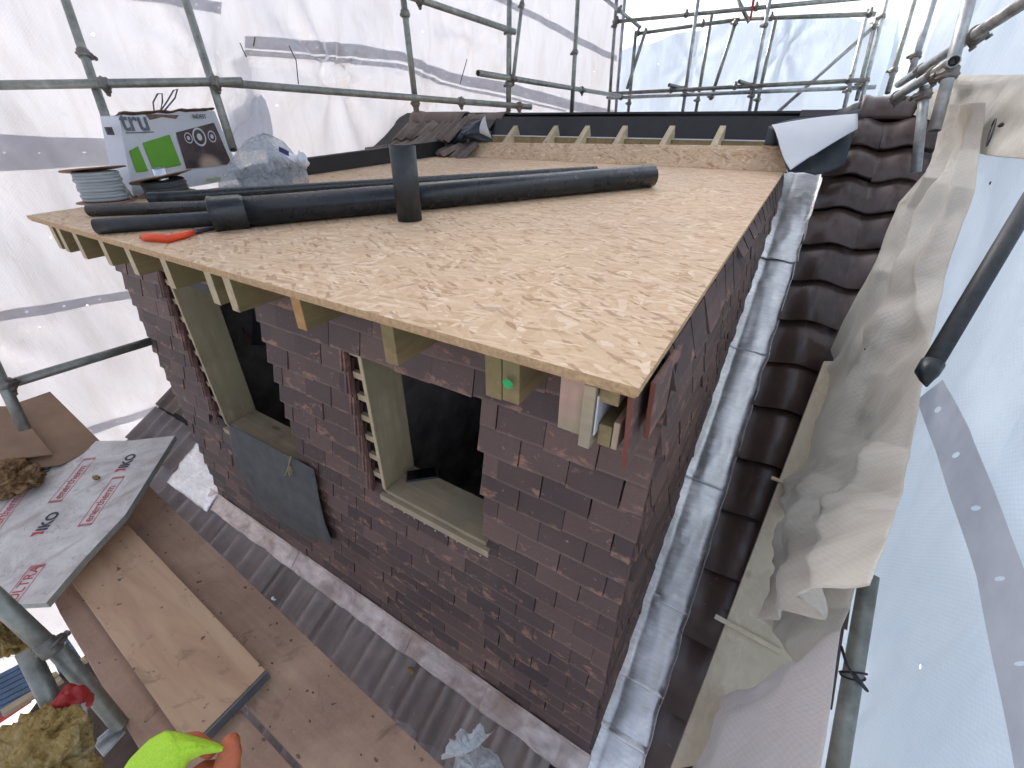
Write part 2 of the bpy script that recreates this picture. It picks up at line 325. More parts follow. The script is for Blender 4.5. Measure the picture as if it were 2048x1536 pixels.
# ------------------------------------------------------------------ mesh builder
class MB:
    def __init__(s): s.v = []; s.f = []; s.mi = []; s.rnd = []; s.red = []; s.uv = []; s.sm = []
    def face(s, idx, mi=0, rnd=.5, red=0., uv=None, sm=False):
        s.f.append(tuple(idx)); s.mi.append(mi); s.rnd.append(rnd); s.red.append(red); s.uv.append(uv); s.sm.append(sm)
    def add(s, pts): n = len(s.v); s.v.extend(Vector(p) for p in pts); return n
    def poly(s, pts, mi=0, uv=None, **k): n = s.add(pts); s.face(range(n, n+len(pts)), mi, uv=uv, **k)
    def hexa(s, p, mi=0, mis=None, rnd=.5, reds=None, tuv=False):      # p: 4 bottom + 4 top, counter-clockwise
        n = s.add(p)
        for i, q in enumerate(((3, 2, 1, 0), (4, 5, 6, 7), (0, 1, 5, 4), (1, 2, 6, 5), (2, 3, 7, 6), (3, 0, 4, 7))):
            s.face([n+j for j in q], mis[i] if mis else mi, rnd, reds[i] if reds else 0., [(0, 0), (1, 0), (1, 1), (0, 1)] if (tuv and i == 1) else ([(0, 1)]*4 if tuv else None))
    def box(s, x0, x1, y0, y1, z0, z1, **k):
        s.hexa([(x0, y0, z0), (x1, y0, z0), (x1, y1, z0), (x0, y1, z0), (x0, y0, z1), (x1, y0, z1), (x1, y1, z1), (x0, y1, z1)], **k)
    def slab(s, quad, t, n=None, **k):                      # a quad outline given a real thickness along -n
        q = [Vector(a) for a in quad]; n = (n or (q[1]-q[0]).cross(q[2]-q[0])).normalized()
        s.hexa([a-n*t for a in q]+q, **k)
    def prism(s, pts, t, n=None, mi=0, mside=None, rnd=.5):
        q = [Vector(a) for a in pts]; n = (n or (q[1]-q[0]).cross(q[2]-q[0])).normalized(); L = len(q)
        b = s.add(q); c = s.add([a-n*t for a in q]); s.face(range(b, b+L), mi, rnd); s.face(reversed(range(c, c+L)), mi, rnd)
        for i in range(L): j = (i+1) % L; s.face((b+i, c+i, c+j, b+j), mi if mside is None else mside, rnd)
    def tube(s, path, r, n=12, cap=True, mi=0, wall=0, sm=True, rnd=.5):
        path = [Vector(p) for p in path]; rr = r if hasattr(r, '__len__') else [r]*len(path); rings = []
        t0 = (path[1]-path[0]).normalized(); a = t0.orthogonal().normalized()
        for i, p in enumerate(path):
            t = (path[min(i+1, len(path)-1)]-path[max(i-1, 0)]).normalized()
            a = (a-t*a.dot(t)).normalized(); b = t.cross(a)
            rings.append(s.add([p+(a*math.cos(2*math.pi*j/n)+b*math.sin(2*math.pi*j/n))*rr[i] for j in range(n)]))
        for i in range(len(path)-1):
            for j in range(n):
                k = (j+1) % n; s.face((rings[i]+j, rings[i]+k, rings[i+1]+k, rings[i+1]+j), mi, rnd, sm=sm)
        if wall:                                             # open ends with a visible bore
            for e, sgn in ((0, 1), (-1, -1)):
                p = path[e]; t = (path[1]-path[0]).normalized() if e == 0 else (path[-2]-path[-1]).normalized()
                R0 = rings[e]; R = [s.v[R0+j] for j in range(n)]; q = 1-wall/rr[e]
                i1 = s.add([p+(x-p)*q for x in R]); i2 = s.add([p+(x-p)*q+t*rr[e]*3 for x in R])
                for j in range(n):
                    k = (j+1) % n
                    s.face((R0+j, i1+j, i1+k, R0+k) if sgn > 0 else (R0+k, i1+k, i1+j, R0+j), mi, rnd)
                    s.face((i1+j, i2+j, i2+k, i1+k) if sgn > 0 else (i1+k, i2+k, i2+j, i1+j), mi, rnd)
                s.face([i2+j for j in range(n)] if sgn < 0 else [i2+j for j in reversed(range(n))], mi, rnd)
        elif cap:
            s.face([rings[0]+j for j in reversed(range(n))], mi, rnd); s.face([rings[-1]+j for j in range(n)], mi, rnd)
    def grid(s, fn, nu, nv, mi=0, uvs=(1, 1), sm=True, rnd=.5, flip=False):
        n = s.add([fn(i/nu, j/nv) for j in range(nv+1) for i in range(nu+1)])
        for j in range(nv):
            for i in range(nu):
                a = n+j*(nu+1)+i; q = (a, a+1, a+nu+2, a+nu+1)
                u = [(i/nu*uvs[0], j/nv*uvs[1]), ((i+1)/nu*uvs[0], j/nv*uvs[1]), ((i+1)/nu*uvs[0], (j+1)/nv*uvs[1]), (i/nu*uvs[0], (j+1)/nv*uvs[1])]
                if flip: q = q[::-1]; u = u[::-1]
                s.face(q, mi, rnd, uv=u, sm=sm)
    def blob(s, c, r, seed=0, amp=.25, fr=3., nu=28, nv=18, mi=0, flatz=None):
        c = Vector(c); r = Vector(r)
        def fn(a, b):
            th = a*2*math.pi; ph = b*math.pi; d = Vector((math.cos(th)*math.sin(ph), math.sin(th)*math.sin(ph), -math.cos(ph)))
            k = 1+amp*(noise.noise(d*fr+Vector((seed*5.1, 0, 0)))+.5*noise.noise(d*fr*2.3+Vector((0, seed*3.7, 0)))+.28*noise.noise(d*fr*5.5+Vector((0, 0, seed*2.2))))
            p = c+Vector((d.x*r.x*k, d.y*r.y*k, d.z*r.z*k))
            if flatz is not None and p.z < flatz: p.z = flatz+(p.z-flatz)*.05
            return p
        s.grid(fn, nu, nv, mi)
    def build(s, name, mats, parent=None, bevel=0, solid=0, sub=0):
        mats = mats if isinstance(mats, (list, tuple)) else [mats]
        if parent is not None: org = Vector(parent['_org'])
        else:
            xs = [p.x for p in s.v]; ys = [p.y for p in s.v]; zs = [p.z for p in s.v]
            org = Vector(((min(xs)+max(xs))/2, (min(ys)+max(ys))/2, min(zs)))
        me = bpy.data.meshes.new(name); me.from_pydata([tuple(p-org) for p in s.v], [], s.f)
        for m in mats: me.materials.append(M[m])
        for p, mi, sm in zip(me.polygons, s.mi, s.sm): p.material_index = mi; p.use_smooth = sm
        for nm, vals in (('rnd', s.rnd), ('red', s.red)):
            a = me.attributes.new(nm, 'FLOAT', 'FACE'); a.data.foreach_set('value', vals)
        ul = me.uv_layers.new(name='UVMap'); k = 0
        for f, u in zip(s.f, s.uv):
            for q in range(len(f)):
                ul.data[k].uv = u[q] if u else (0, 0)
                k += 1
        me.validate(); me.update()
        o = bpy.data.objects.new(name, me); COL.objects.link(o)
        if parent is not None:
            o.parent = parent; o['_org'] = tuple(org)
        else: o.location = org; o['_org'] = tuple(org)
        if bevel:
            b = o.modifiers.new('bevel', 'BEVEL'); b.width = bevel; b.segments = 2; b.limit_method = 'ANGLE'
        if sub: x = o.modifiers.new('sub', 'SUBSURF'); x.levels = sub; x.render_levels = sub
        if solid: x = o.modifiers.new('solid', 'SOLIDIFY'); x.thickness = solid; x.offset = 0
        return o
def thing(name, loc, label, cat, group=None):
    o = bpy.data.objects.new(name, None); COL.objects.link(o); o.location = loc; o.empty_display_size = .1
    o['_org'] = tuple(loc); return tag(o, label, cat, group)
def tag(o, label, cat, group=None):
    o['label'] = label; o['category'] = cat
    if group: o['group'] = group
    return o
def text_mesh(name, s, size, origin, ux, uy, mat, parent, extr=.0006, spacing=1.0, shear=0, bold=0):
    cu = bpy.data.curves.new(name, 'FONT'); cu.body = s; cu.size = size; cu.extrude = extr; cu.space_character = spacing; cu.shear = shear; cu.offset = bold
    tmp = bpy.data.objects.new(name, cu); COL.objects.link(tmp)
    dg = bpy.context.evaluated_depsgraph_get(); me = bpy.data.meshes.new_from_object(tmp.evaluated_get(dg))
    bpy.data.objects.remove(tmp)
    ux = Vector(ux).normalized(); n = ux.cross(Vector(uy)).normalized(); uy = n.cross(ux); org = Vector(parent['_org']) if parent else Vector((0, 0, 0))
    for v in me.vertices:
        p = Vector(origin)+ux*v.co.x+uy*v.co.y+n*(v.co.z+extr); v.co = p-org
    me.materials.clear(); me.materials.append(M[mat])
    o = bpy.data.objects.new(name, me); COL.objects.link(o)
    if parent: o.parent = parent
    return o

# ================================================================== SETTING
g = MB(); g.poly([(-60, -60, -6), (60, -60, -6), (60, 60, -6), (-60, 60, -6)]); o = g.build('ground', 'yard_slab'); o['kind'] = 'structure'

# ------------------------------------------------------------------ the tiled main roof
roof = thing('house_roof', (0, 0, 0), 'brown and grey tiled main roof sloping up round the dormer to a half open ridge', 'roof')
def rpt(x, s, h=0): return Vector((x, 0, 0))+RU*s+RN*h      # point on the main roof: x, distance up the slope, height off it
def pantiles(name, mat, x0, x1, s0, s1, period, gauge, amp, lift, th, skip=None, nseg=14, shape=1.6, xoff=0, jit=.004, stag=0, xov=0):
    mb = MB(); nrow = int(math.ceil((s1-s0)/gauge)); ncol = int(math.ceil((x1-x0)/period))
    for r in range(nrow):
        for c in range(ncol):
            xa = x0+c*period; xb = min(xa+period, x1)
            sa = s0+r*gauge+(c//2 % 2)*stag; sb = sa+gauge*1.08
            if skip and skip((xa+xb)/2, sa+gauge/2): continue
            rd = random.random(); dz = random.uniform(-jit, jit); ds = random.uniform(-jit, jit)*1.5
            top = []; bot = []; low = []
            for i in range(nseg+1):
                x = xa+(xb-xa)*i/nseg; ph = min(max((x-xa)/period, 0), 1)+xoff/period; x += xov*(i/nseg-.5)*2
                w = max(0., math.cos((ph-.5)*2*math.pi)*.5+.5)**shape*amp
                bot.append(rpt(x, sa+ds, lift+w+dz)); low.append(rpt(x, sa+ds+.006, lift+w+dz-th)); top.append(rpt(x, sb, w+dz*.3))
            b = mb.add(bot); t = mb.add(top); l = mb.add(low)
            for i in range(nseg):
                mb.face((b+i, b+i+1, t+i+1, t+i), 0, rd, sm=True); mb.face((l+i, l+i+1, b+i+1, b+i), 0, rd*.3, sm=False)
    return mb.build(name, mat, roof)
SK = lambda x, s: (x > -3.02 and x < .06 and s > .18)
pantiles('front_pantiles', 'pantile_grey', -4.6, .78, -1.0, .28,  .172, .32, .056, .040, .024, jit=.004, stag=0, shape=2.1, nseg=20, xov=.004, skip=lambda x, s: x > -.06 and s > -.84)
pantiles('left_pantiles', 'pantile_old', -4.6, -3.06, .34, 4.5, .172, .32, .034, .03, .016, jit=.012, skip=lambda x, s: s > 3.1 and x < -4.2-(4.4-s)*.1 or (s > 3.4 and x > -3.3))
pantiles('right_pantiles', 'pantile_brown', .235, .86, -.94, 4.50, .30, .322, .040, .045, .018, nseg=22, shape=1.1, jit=.008, xoff=-.02)
u = MB(); u.slab([rpt(-4.6, -1.0, -.02), rpt(.86, -1.0, -.02), rpt(.86, .15, -.02), rpt(-4.6, .15, -.02)], .01)
u.slab([rpt(-.04, .15, -.02), rpt(.86, .15, -.02), rpt(.86, 4.75, -.02), rpt(-.04, 4.75, -.02)], .01)
u.slab([rpt(-4.6, .15, -.02), rpt(-3.0, .15, -.02), rpt(-3.0, 4.75, -.02), rpt(-4.6, 4.75, -.02)], .01)
u.slab([(-4.6, 3.92, 2.66), (.86, 3.92, 2.66), (.86, 7.5, .6), (-4.6, 7.5, .6)], .02)
u.build('roof_underlay', 'membrane_black', roof)
def ridge_tile(x0, x1, r=.115, y=3.93, z=2.635, mat='pantile_brown', tilt=0):
    mb = MB()
    def fn(a, b):
        th = math.pi*(a*1.1-.05); e = .012 if b < .12 else 0
        return Vector((x0+(x1-x0)*b, y-math.cos(th)*(r+e)*1.15, z+math.sin(th)*(r+e)+tilt*(b-.5)))
    mb.grid(fn, 16, 10); return mb.build('ridge_tile', mat, roof, solid=.014)
a = ony(1722, 203, 3.93); b = ony(1832, 203, 3.93)
ridge_tile(a.x, b.x, .125, 3.90, a.z-.10)
ridge_tile(b.x+.01, b.x+.4, .125, 3.90, a.z-.10)
a = ony(832, 226, 3.93); b = ony(935, 226, 3.93)
for k in range(2): ridge_tile(a.x+k*.0-.0, b.x, .115, 3.93, a.z-.11, 'pantile_old') if k == 0 else ridge_tile(b.x+.05, b.x+.55, .11, 3.95, a.z-.12, 'pantile_old', .03)
# loose, broken course of old tiles beside the opening
for (u0, v0, L, yaw, pit, s) in ((790, 298, .34, .9, .25, 1), (840, 285, .34, .5, .45, 2), (872, 272, .36, .45, .6, 3), (905, 262, .34, .4, .62, 4), (868, 305, .30, .7, .2, 5), (900, 300, .30, .55, .35, 6), (925, 306, .26, .35, .55, 7), (760, 300, .25, 1.2, .1, 8)):
    c = ony(u0, v0, 3.35-.05*s); mb = MB(); d = Vector((math.sin(yaw)*.8, math.cos(yaw), math.tan(pit))).normalized(); side = d.cross(Vector((0, 0, 1))).normalized(); nn = side.cross(d)
    def fn(a_, b_, c=c, d=d, side=side, nn=nn, L=L, s=s):
        q = (math.cos((a_*2-.6)*2*math.pi)*.5+.5)**1.6*.035
        return c+side*(a_-.5)*.26+d*(b_-.5)*L*(1+.10*nz((a_*3, s, 0)))+nn*(q+.004*nz((a_*9, b_*5, s)))
    mb.grid(fn, 24, 4, rnd=random.random()); mb.build('loose_tile', 'pantile_old', roof, solid=.014)
for (u0, v0) in ((885, 262), (880, 275), (893, 287)):
    p = ony(u0, v0, 3.5); mb = MB(); mb.box(p.x-.02, p.x+.28, p.y-.02, p.y+.02, p.z-.012, p.z+.012); mb.build('roof_batten', 'timber_amber', roof)
# rafters and ledger in the open strip under the ridge
for (ub, ut) in ((1003, 1023), (1085, 1104), (1150, 1166), (1227, 1241), (1322, 1340), (1426, 1443)):
    p = ony(ub, 292, 3.28); q = ony(ut, 251, 3.60)
    q.x = p.x+(q.x-p.x)*.35
    mb = MB(); e = (q-p).normalized(); n = Vector((1, 0, 0)).cross(e).normalized()
    p = p-e*.1; w2 = .024
    mb.hexa([p-n*.1+Vector((-w2, 0, 0)), p-n*.1+Vector((w2, 0, 0)), q-n*.1+Vector((w2, 0, 0)), q-n*.1+Vector((-w2, 0, 0)),
             p+Vector((-w2, 0, 0)), p+Vector((w2, 0, 0)), q+Vector((w2, 0, 0)), q+Vector((-w2, 0, 0))])
    mb.build('rafter', 'timber_pale', roof, bevel=.002)
for uu in (1035, 1110, 1290, 1390, 1190, 1500):
    q = ony(uu, 262, 3.8); mb = MB(); mb.box(q.x-.022, q.x+.022, 3.78, 3.85, q.z-.12, q.z+.01); mb.build('rafter_stub', 'timber_amber', roof)
a = ony(985, 272, 3.52); b = ony(1548, 270, 3.52)
mb = MB(); mb.box(a.x, b.x+.2, 3.52, 3.565, a.z-.17, a.z); mb.build('ledger_board', 'timber_treated', roof)
mb = MB(); mb.box(a.x, b.x+.2, 3.515, 3.56, a.z+.002, a.z+.010); mb.build('ledger_strip', 'membrane_white', roof)
# black membrane over the ridge
rm = MB(); tops = [(975, 228), (1040, 229), (1110, 231), (1200, 236), (1300, 240), (1400, 243), (1500, 243), (1580, 238), (1640, 228), (1690, 213), (1724, 199), (1745, 199)]
def ridge_fn(a_, b_):
    x = a_*(len(tops)-1); i = min(int(x), len(tops)-2); f = x-i
    u0 = tops[i][0]*(1-f)+tops[i+1][0]*f; v0 = tops[i][1]*(1-f)+tops[i+1][1]*f
    t = ony(u0, v0, 3.95); k = b_*2-1
    return Vector((t.x, 3.95+k*.20+.01*nz((a_*20, b_*3, 0)), t.z-.01-abs(k)**1.5*.16+.008*nz((a_*30, b_*3, 4))))
rm.grid(ridge_fn, 90, 12); mo = rm.build('ridge_membrane', 'membrane_black', None, solid=.004)
tag(mo, 'long black roofing felt draped over the ridge between the two ends of ridge tiles', 'roofing felt')
mb = MB(); mb.slab([(-3.0, 3.62, 2.30), (.45, 3.62, 2.30), (.45, 3.84, 2.62), (-3.0, 3.84, 2.62)], .01); mb.build('void_backing', 'membrane_black', roof)  # black sheet standing in for the darkness of the open roof void

# ================================================================== DORMER
dor = thing('dormer', (-1.48, 0, 0), 'boxy tile hung dormer with bare chipboard flat roof and two unglazed windows', 'dormer')
WX0, WX1 = -2.99, -.010
OP = [(-2.40, -1.68, .98, 1.84), (-1.05, -.52, 1.15, 1.81)]
def hung(name, rows, cols_from, cols_to, pos, ydir, holes, mat='clay_tile', gauge=.1, tw=.165, phase=.0, lo_clip=None, redge=.35):
    """plain tiles hung in half bond; pos(a, z, out) -> point with a along the wall"""
    mb = MB()
    for r in range(rows):
        zb = .015+r*gauge; off = (r % 2)*tw/2+phase; a0 = cols_from-tw+off
        while a0 < cols_to:
            xa, xb = max(a0+.0009, cols_from+random.uniform(-.006, .0)), min(a0+tw-.0009, cols_to+random.uniform(0, .008)); a0 += tw
            if xb-xa < .03: continue
            segs = [(xa, xb)]
            for (h0, h1, g0, g1) in holes:
                ns = []
                for (p, q) in segs:
                    if zb+gauge*.55 < g0 or zb+.02 > g1: ns.append((p, q)); continue
                    rr = random.uniform(-.008, .004)
                    if p < h0: ns.append((p, min(q, h0-.070+rr)))
                    if q > h1: ns.append((max(p, h1+random.uniform(-.004, .012)), q))
                segs = ns
            for (p, q) in segs:
                if q-p < .012: continue
                if lo_clip and not lo_clip((p+q)/2, zb): continue
                j = random.uniform(-.005, .005); k = random.uniform(-.008, .008); o1 = .044+random.uniform(-.003, .006); o0 = .012; th = .0145
                if random.random() < .25: q -= random.uniform(.001, .005)
                top = zb+gauge*1.55
                if lo_clip: top = min(top, deckz((p+q)/2)-.022)
                if lo_clip is None:
                    for (h0, h1, g0, g1) in holes:
                        if q > h0-.05 and p < h1 and zb < g0: top = min(top, g0-.004)
                P8 = [pos(p, zb+j, o1-th), pos(q, zb+j+k*.6, o1-th), pos(q, top, o0-th), pos(p, top, o0-th), pos(p, zb+j, o1), pos(q, zb+j+k*.6, o1), pos(q, top, o0), pos(p, top, o0)]
                mb.hexa(P8, tuv=True, rnd=random.random(), reds=[0, 0, .15, redge, 0, redge])
    return mb.build(name, mat, dor)
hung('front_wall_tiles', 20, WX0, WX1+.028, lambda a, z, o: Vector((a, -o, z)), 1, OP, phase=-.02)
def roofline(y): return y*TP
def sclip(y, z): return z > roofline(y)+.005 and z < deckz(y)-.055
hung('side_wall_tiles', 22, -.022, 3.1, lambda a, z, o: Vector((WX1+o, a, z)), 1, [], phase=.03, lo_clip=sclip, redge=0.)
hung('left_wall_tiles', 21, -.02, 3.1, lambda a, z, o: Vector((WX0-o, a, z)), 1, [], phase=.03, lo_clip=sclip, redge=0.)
# sheathing behind the tiles
mb = MB()
def wallbox(x0, x1, z0, z1): mb.box(x0, x1, .0, .02, z0, z1)
wallbox(WX0, -2.46, 0, 2.06); wallbox(-1.66, -1.11, 0, 2.06); wallbox(-.505, WX1-.005, 0, 2.06)
wallbox(-2.46, -1.66, 0, .90); wallbox(-1.11, -.505, 0, 1.07); wallbox(-2.46, -1.66, 1.84, 2.06); wallbox(-1.11, -.505, 1.82, 2.06)
mb.prism([(WX1-.0, .0, 0), (WX1, .0, 2.08), (WX1, 3.1, 2.22), (WX1, 3.12, 2.13)], .02)
mb.prism([(WX0, .0, 0), (WX0, .0, 2.08), (WX0, 3.1, 2.22), (WX0, 3.12, 2.13)], .02)
mb.build('wall_sheathing', 'membrane_black', dor)
for (h0, h1, g0, g1) in OP:
    mb = MB(); mb.box(h1+.003, h1+.09, -.011, -.002, g0-.12, g1); mb.build('reveal_strip', 'clay_tile', dor)
# dark room inside
mb = MB(); mb.box(WX0+.02, WX1-.03, 1.5, 1.52, .2, 2.09); mb.box(WX0+.02, WX1-.03, .03, 1.5, .3, .32); mb.box(-1.40, -1.36, .16, 1.5, .32, 2.0)
mb.box(WX0+.03, WX0+.05, .03, 1.5, .2, 2.05); mb.box(WX1-.05, WX1-.03, .03, 1.5, .2, 2.05); mb.build('room_lining', 'dark_inside', dor)
for x_ in (-2.6, -2.2, -1.8, -1.15, -.80, -.45):
    mb = MB(); mb.box(x_, x_+.045, 1.40, 1.498, .33, 2.05); mb.build('stud', 'timber_treated', dor)
mb = MB(); bq = [ony(455, 690, .50), ony(580, 690, .50), ony(580, 590, .62), ony(440, 585, .62)]; mb.slab(bq, .03, Vector((0, -1, .2)))
ib = mb.build('insulation_panel', 'insulation_print_board', dor)
p0 = ony(452, 622, .49); text_mesh('printed_word', 'enertherm', .07, p0, (ony(496, 676, .47)-p0), Vector((.35, .1, .8)), 'print_red', ib)
# windows: rough frames of treated timber
for k, (x0, x1, z0, z1) in enumerate(OP):
    fr = MB(); fr.box(x0-.016, x0+.002, -.030, -.0262, z0, z1+.05); wf = fr.build('window_frame', 'timber_pale', dor)
    j = MB(); j.box(x0-.014, x0, -.026, .155, z0-.02, z1+.10); j.build('jamb', 'timber_jamb', wf, bevel=.003)
    j = MB(); j.box(x1+.001, x1+.045, .0, .155, z0-.02, z1+.10); j.build('jamb', 'timber_jamb', wf, bevel=.003)
    j = MB(); j.box(x0+.001, x1+.005, -.030, .155, z0-.038, z0); j.build('sill', 'timber_sill', wf, bevel=.003)
    j = MB(); j.box(x0-.02, x1+.028, -.050, -.0305, z0-.052, z0-.018); j.build('sill_edge', 'timber_sill', wf, bevel=.002)
    j = MB(); j.box(x0, x1, .02, .155, z1+.001, z1+.05); j.build('lintel', 'timber_jamb', wf, bevel=.003)
    for i in range(int((z1-z0)/.1)+1):
        zz = z0+.055+i*.1
        b_ = MB(); b_.box(x0-.30, x0-.016-random.uniform(0, .012), -.020, .0, zz-.014, zz+.014); b_.build('batten', 'timber_pale', wf)
        # cut edges of the hung tiles fanned out over the batten ends
        e_ = MB()
        for q_ in range(2):
            xx = x0-.082-q_*.014; e_.hexa([(xx, -.040-.006*q_, zz-.075), (xx+.010, -.040-.006*q_, zz-.075), (xx+.010, -.020, zz+.085), (xx, -.020, zz+.085), (xx, -.052-.006*q_, zz-.075), (xx+.010, -.052-.006*q_, zz-.075), (xx+.010, -.031, zz+.085), (xx, -.031, zz+.085)], rnd=.3, reds=[.22]*6)
        e_.build('tile_edge', 'clay_tile', wf)
for i in range(9):
    x = -1.0+i*.058; c = Vector((x, -.036, 1.075+random.uniform(-.006, .006))); nails = MB(); nails.tube([c, c+Vector((0, -.004, 0))], .0045, 8, mi=0); nails.build('nail_head', 'galvanised_pale', dor)
# slate grey membrane hanging under the left window
fl = [(458, 848), (628, 938), (668, 1085), (600, 1062), (520, 1012), (478, 930)]
P6 = [ony(a_, b_, -.055) for a_, b_ in fl]
mb = MB(); c0 = (P6[0]+P6[1]+P6[2]+P6[4])/4
def flap(a_, b_):
    t0 = P6[0].lerp(P6[1], a_); k = a_*3
    low = [P6[5].lerp(P6[4], 0), P6[4], P6[3], P6[2]]
    lo = P6[5].lerp(P6[4], min(1, k)) if k < 1 else (P6[4].lerp(P6[3], k-1) if k < 2 else P6[3].lerp(P6[2], k-2))
    p = t0.lerp(lo, b_); return p+Vector((0, -.012*b_+.010*nz((a_*4, b_*4, 1))-.012*math.sin(b_*3), 0))
mb.grid(flap, 30, 24); tag(mb.build('membrane_flap', 'membrane_slate', None, solid=.003), 'slate grey membrane sheet hanging loose below the sill of the left window', 'membrane')
# frayed string on that sill
st = MB(); c = ony(582, 912, -.06); st.tube([c, ony(578, 930, -.065)], .004, 6)
for i in range(14):
    e = ony(578+random.uniform(-9, 9), 946+random.uniform(-6, 10), -.07+random.uniform(-.01, .0)); st.tube([ony(578, 929, -.065), (ony(578, 929, -.065)+e)/2+Vector((random.uniform(-.004, .004), 0, 0)), e], .0016, 4)
tag(st.build('frayed_string', 'string_beige'), 'small frayed beige string hanging over the sill of the left window', 'string')
# phone on the sill of the right window
pc = [onz(a_, b_, 1.162) for a_, b_ in ((812, 962), (876, 953), (873, 933), (814, 942))]
mb = MB(); mb.slab(pc, .010, Vector((0, 0, 1))); ph = mb.build('mobile_phone', 'print_black', None, bevel=.002)
tag(ph, 'black mobile phone lying face up on the timber sill of the right window', 'phone')
mb = MB(); ctr = sum(pc, Vector())/4; mb.poly([ctr+(q-ctr)*.93+Vector((0, 0, .0008)) for q in pc]); mb.build('screen', 'phone_glass', ph)

# flat roof deck
DX0, DX1, DY0, DY1 = -3.19, .0, -.243, 3.10
def dk(x, y, h=0): return Vector((x, y, deckz(y)+h))
mb = MB(); dec = []
mb.hexa([dk(DX0, DY0, -.019), dk(DX1, DY0, -.019), dk(DX1, DY1, -.019), dk(DX0, DY1, -.019), dk(DX0, DY0), dk(DX1, DY0), dk(DX1, DY1), dk(DX0, DY1)], mis=[0, 0, 1, 1, 1, 1])
deck = mb.build('deck_board', ['osb', 'osb_edge'], dor, bevel=.0015)
mb = MB(); mb.hexa([dk(DX0+.01, DY0+.006, -.027), dk(DX1-.006, DY0+.006, -.027), dk(DX1-.006, DY0+.5, -.027), dk(DX0+.01, DY0+.5, -.027), dk(DX0+.01, DY0+.006, -.0195), dk(DX1-.006, DY0+.006, -.0195), dk(DX1-.006, DY0+.5, -.0195), dk(DX0+.01, DY0+.5, -.0195)])
mb.build('deck_edge_strip', 'osb_edge', dor)
up = MB(); a = dk(-2.80, 3.04, .002); b = dk(.02, 3.04, .002); ta = ony(938, 284, 3.16); tb = ony(1560, 292, 3.16)
up.slab([a, b, tb, ta], .018, None); up.build('upstand_board', 'osb_upstand', dor, bevel=.0015)
# joists whose ends show under the deck edge
mb = MB(); JX = [(-3.06, 0), (-2.93, 0), (-2.72, 0), (-2.47, 0), (-2.19, 1), (-1.88, 0), (-1.56, 1), (-1.43, 0), (-1.07, 2), (-.67, 3), (-.33, 3), (-.28, 3)]
for x, k in JX:
    mb = MB(); y0 = -.205+random.uniform(-.008, .01); y1 = 2.95 if k != 3 else 1.6; top = -.0275; w2 = .047
    zb = 1.957+random.uniform(-.006, .006)
    mb.hexa([(x-w2, y0, zb), (x, y0, zb), (x, y1, zb+DS*(y1-y0)), (x-w2, y1, zb+DS*(y1-y0)), (x-w2, y0, deckz(y0)+top), (x, y0, deckz(y0)+top), (x, y1, deckz(y1)+top), (x-w2, y1, deckz(y1)+top)], mis=[0, 0, 1, 0, 0, 0])
    mb.build('joist', [('timber_treated'), ('timber_treated' if k == 3 else 'timber_amber' if k == 2 else 'timber_pale')], dor, bevel=.0025)
# the green blob of marking paint on the double joist
mb = MB(); c = ony(1015, 768, -.214)
mb.prism([c+Vector((math.cos(i*.45)*(.013+.003*math.sin(i*2.1)), 0, math.sin(i*.45)*(.013+.003*math.cos(i*3.3)))) for i in range(14)], .001, Vector((0, -1, 0)))
flat('paint_green', (.02, .36, .10), .5, 0, .3, 60, .1); mb.build('paint_mark', 'paint_green', dor)
# corner assembly under the near deck corner
def cbox(name, mat, x0, x1, z0, z1, y0=-.21, y1=.5, bev=.002):
    mb = MB(); mb.box(x0, x1, y0, y1, z0, z1); return mb.build(name, mat, dor, bevel=bev)
cbox('verge_joist', 'timber_pink', -.172, -.116, 1.945, 2.084)
cbox('verge_ply', 'timber_sill', -.115, -.088, 1.925, 2.083, -.222)
cbox('verge_membrane', 'membrane_white', -.0865, -.082, 1.96, 2.06, -.215)
cbox('verge_batten', 'timber_treated', -.085, -.042, 2.045, 2.084, -.21)
cbox('verge_batten', 'timber_treated', -.080, -.050, 1.930, 1.985, -.20)
cbox('verge_batten', 'timber_pink', -.048, -.034, 1.93, 2.0, -.20)
def verge_tile(x0, x1, y0, y1, z0, z1, lean):
    mb = MB(); mb.hexa([(x0+lean, y0, z0), (x0+lean+.012, y0, z0), (x0+lean+.012, y1, z0), (x0+lean, y1, z0), (x0, y0, z1), (x0+.012, y0, z1), (x0+.012, y1, z1), (x0, y1, z1)], rnd=.35, reds=[.3, .3, 1, .05, .3, .05])
    mb.build('verge_tile', 'clay_tile', dor, bevel=.002)
verge_tile(-.026, 0, -.215, -.03, 1.905, 2.084, .012); verge_tile(.003, 0, -.17, .05, 1.965, 2.098, .006)
# left edge upstand of the deck, wrapped in black membrane
mb = MB(); mb.hexa([dk(DX0-.02, 1.0, 0), dk(DX0+.04, 1.0, 0), dk(DX0+.04, 3.1, 0), dk(DX0-.02, 3.1, 0), dk(DX0-.02, 1.0, .11), dk(DX0+.04, 1.0, .11), dk(DX0+.04, 3.1, .14), dk(DX0-.02, 3.1, .14)])
mb.build('edge_upstand', 'membrane_black', dor, bevel=.006)

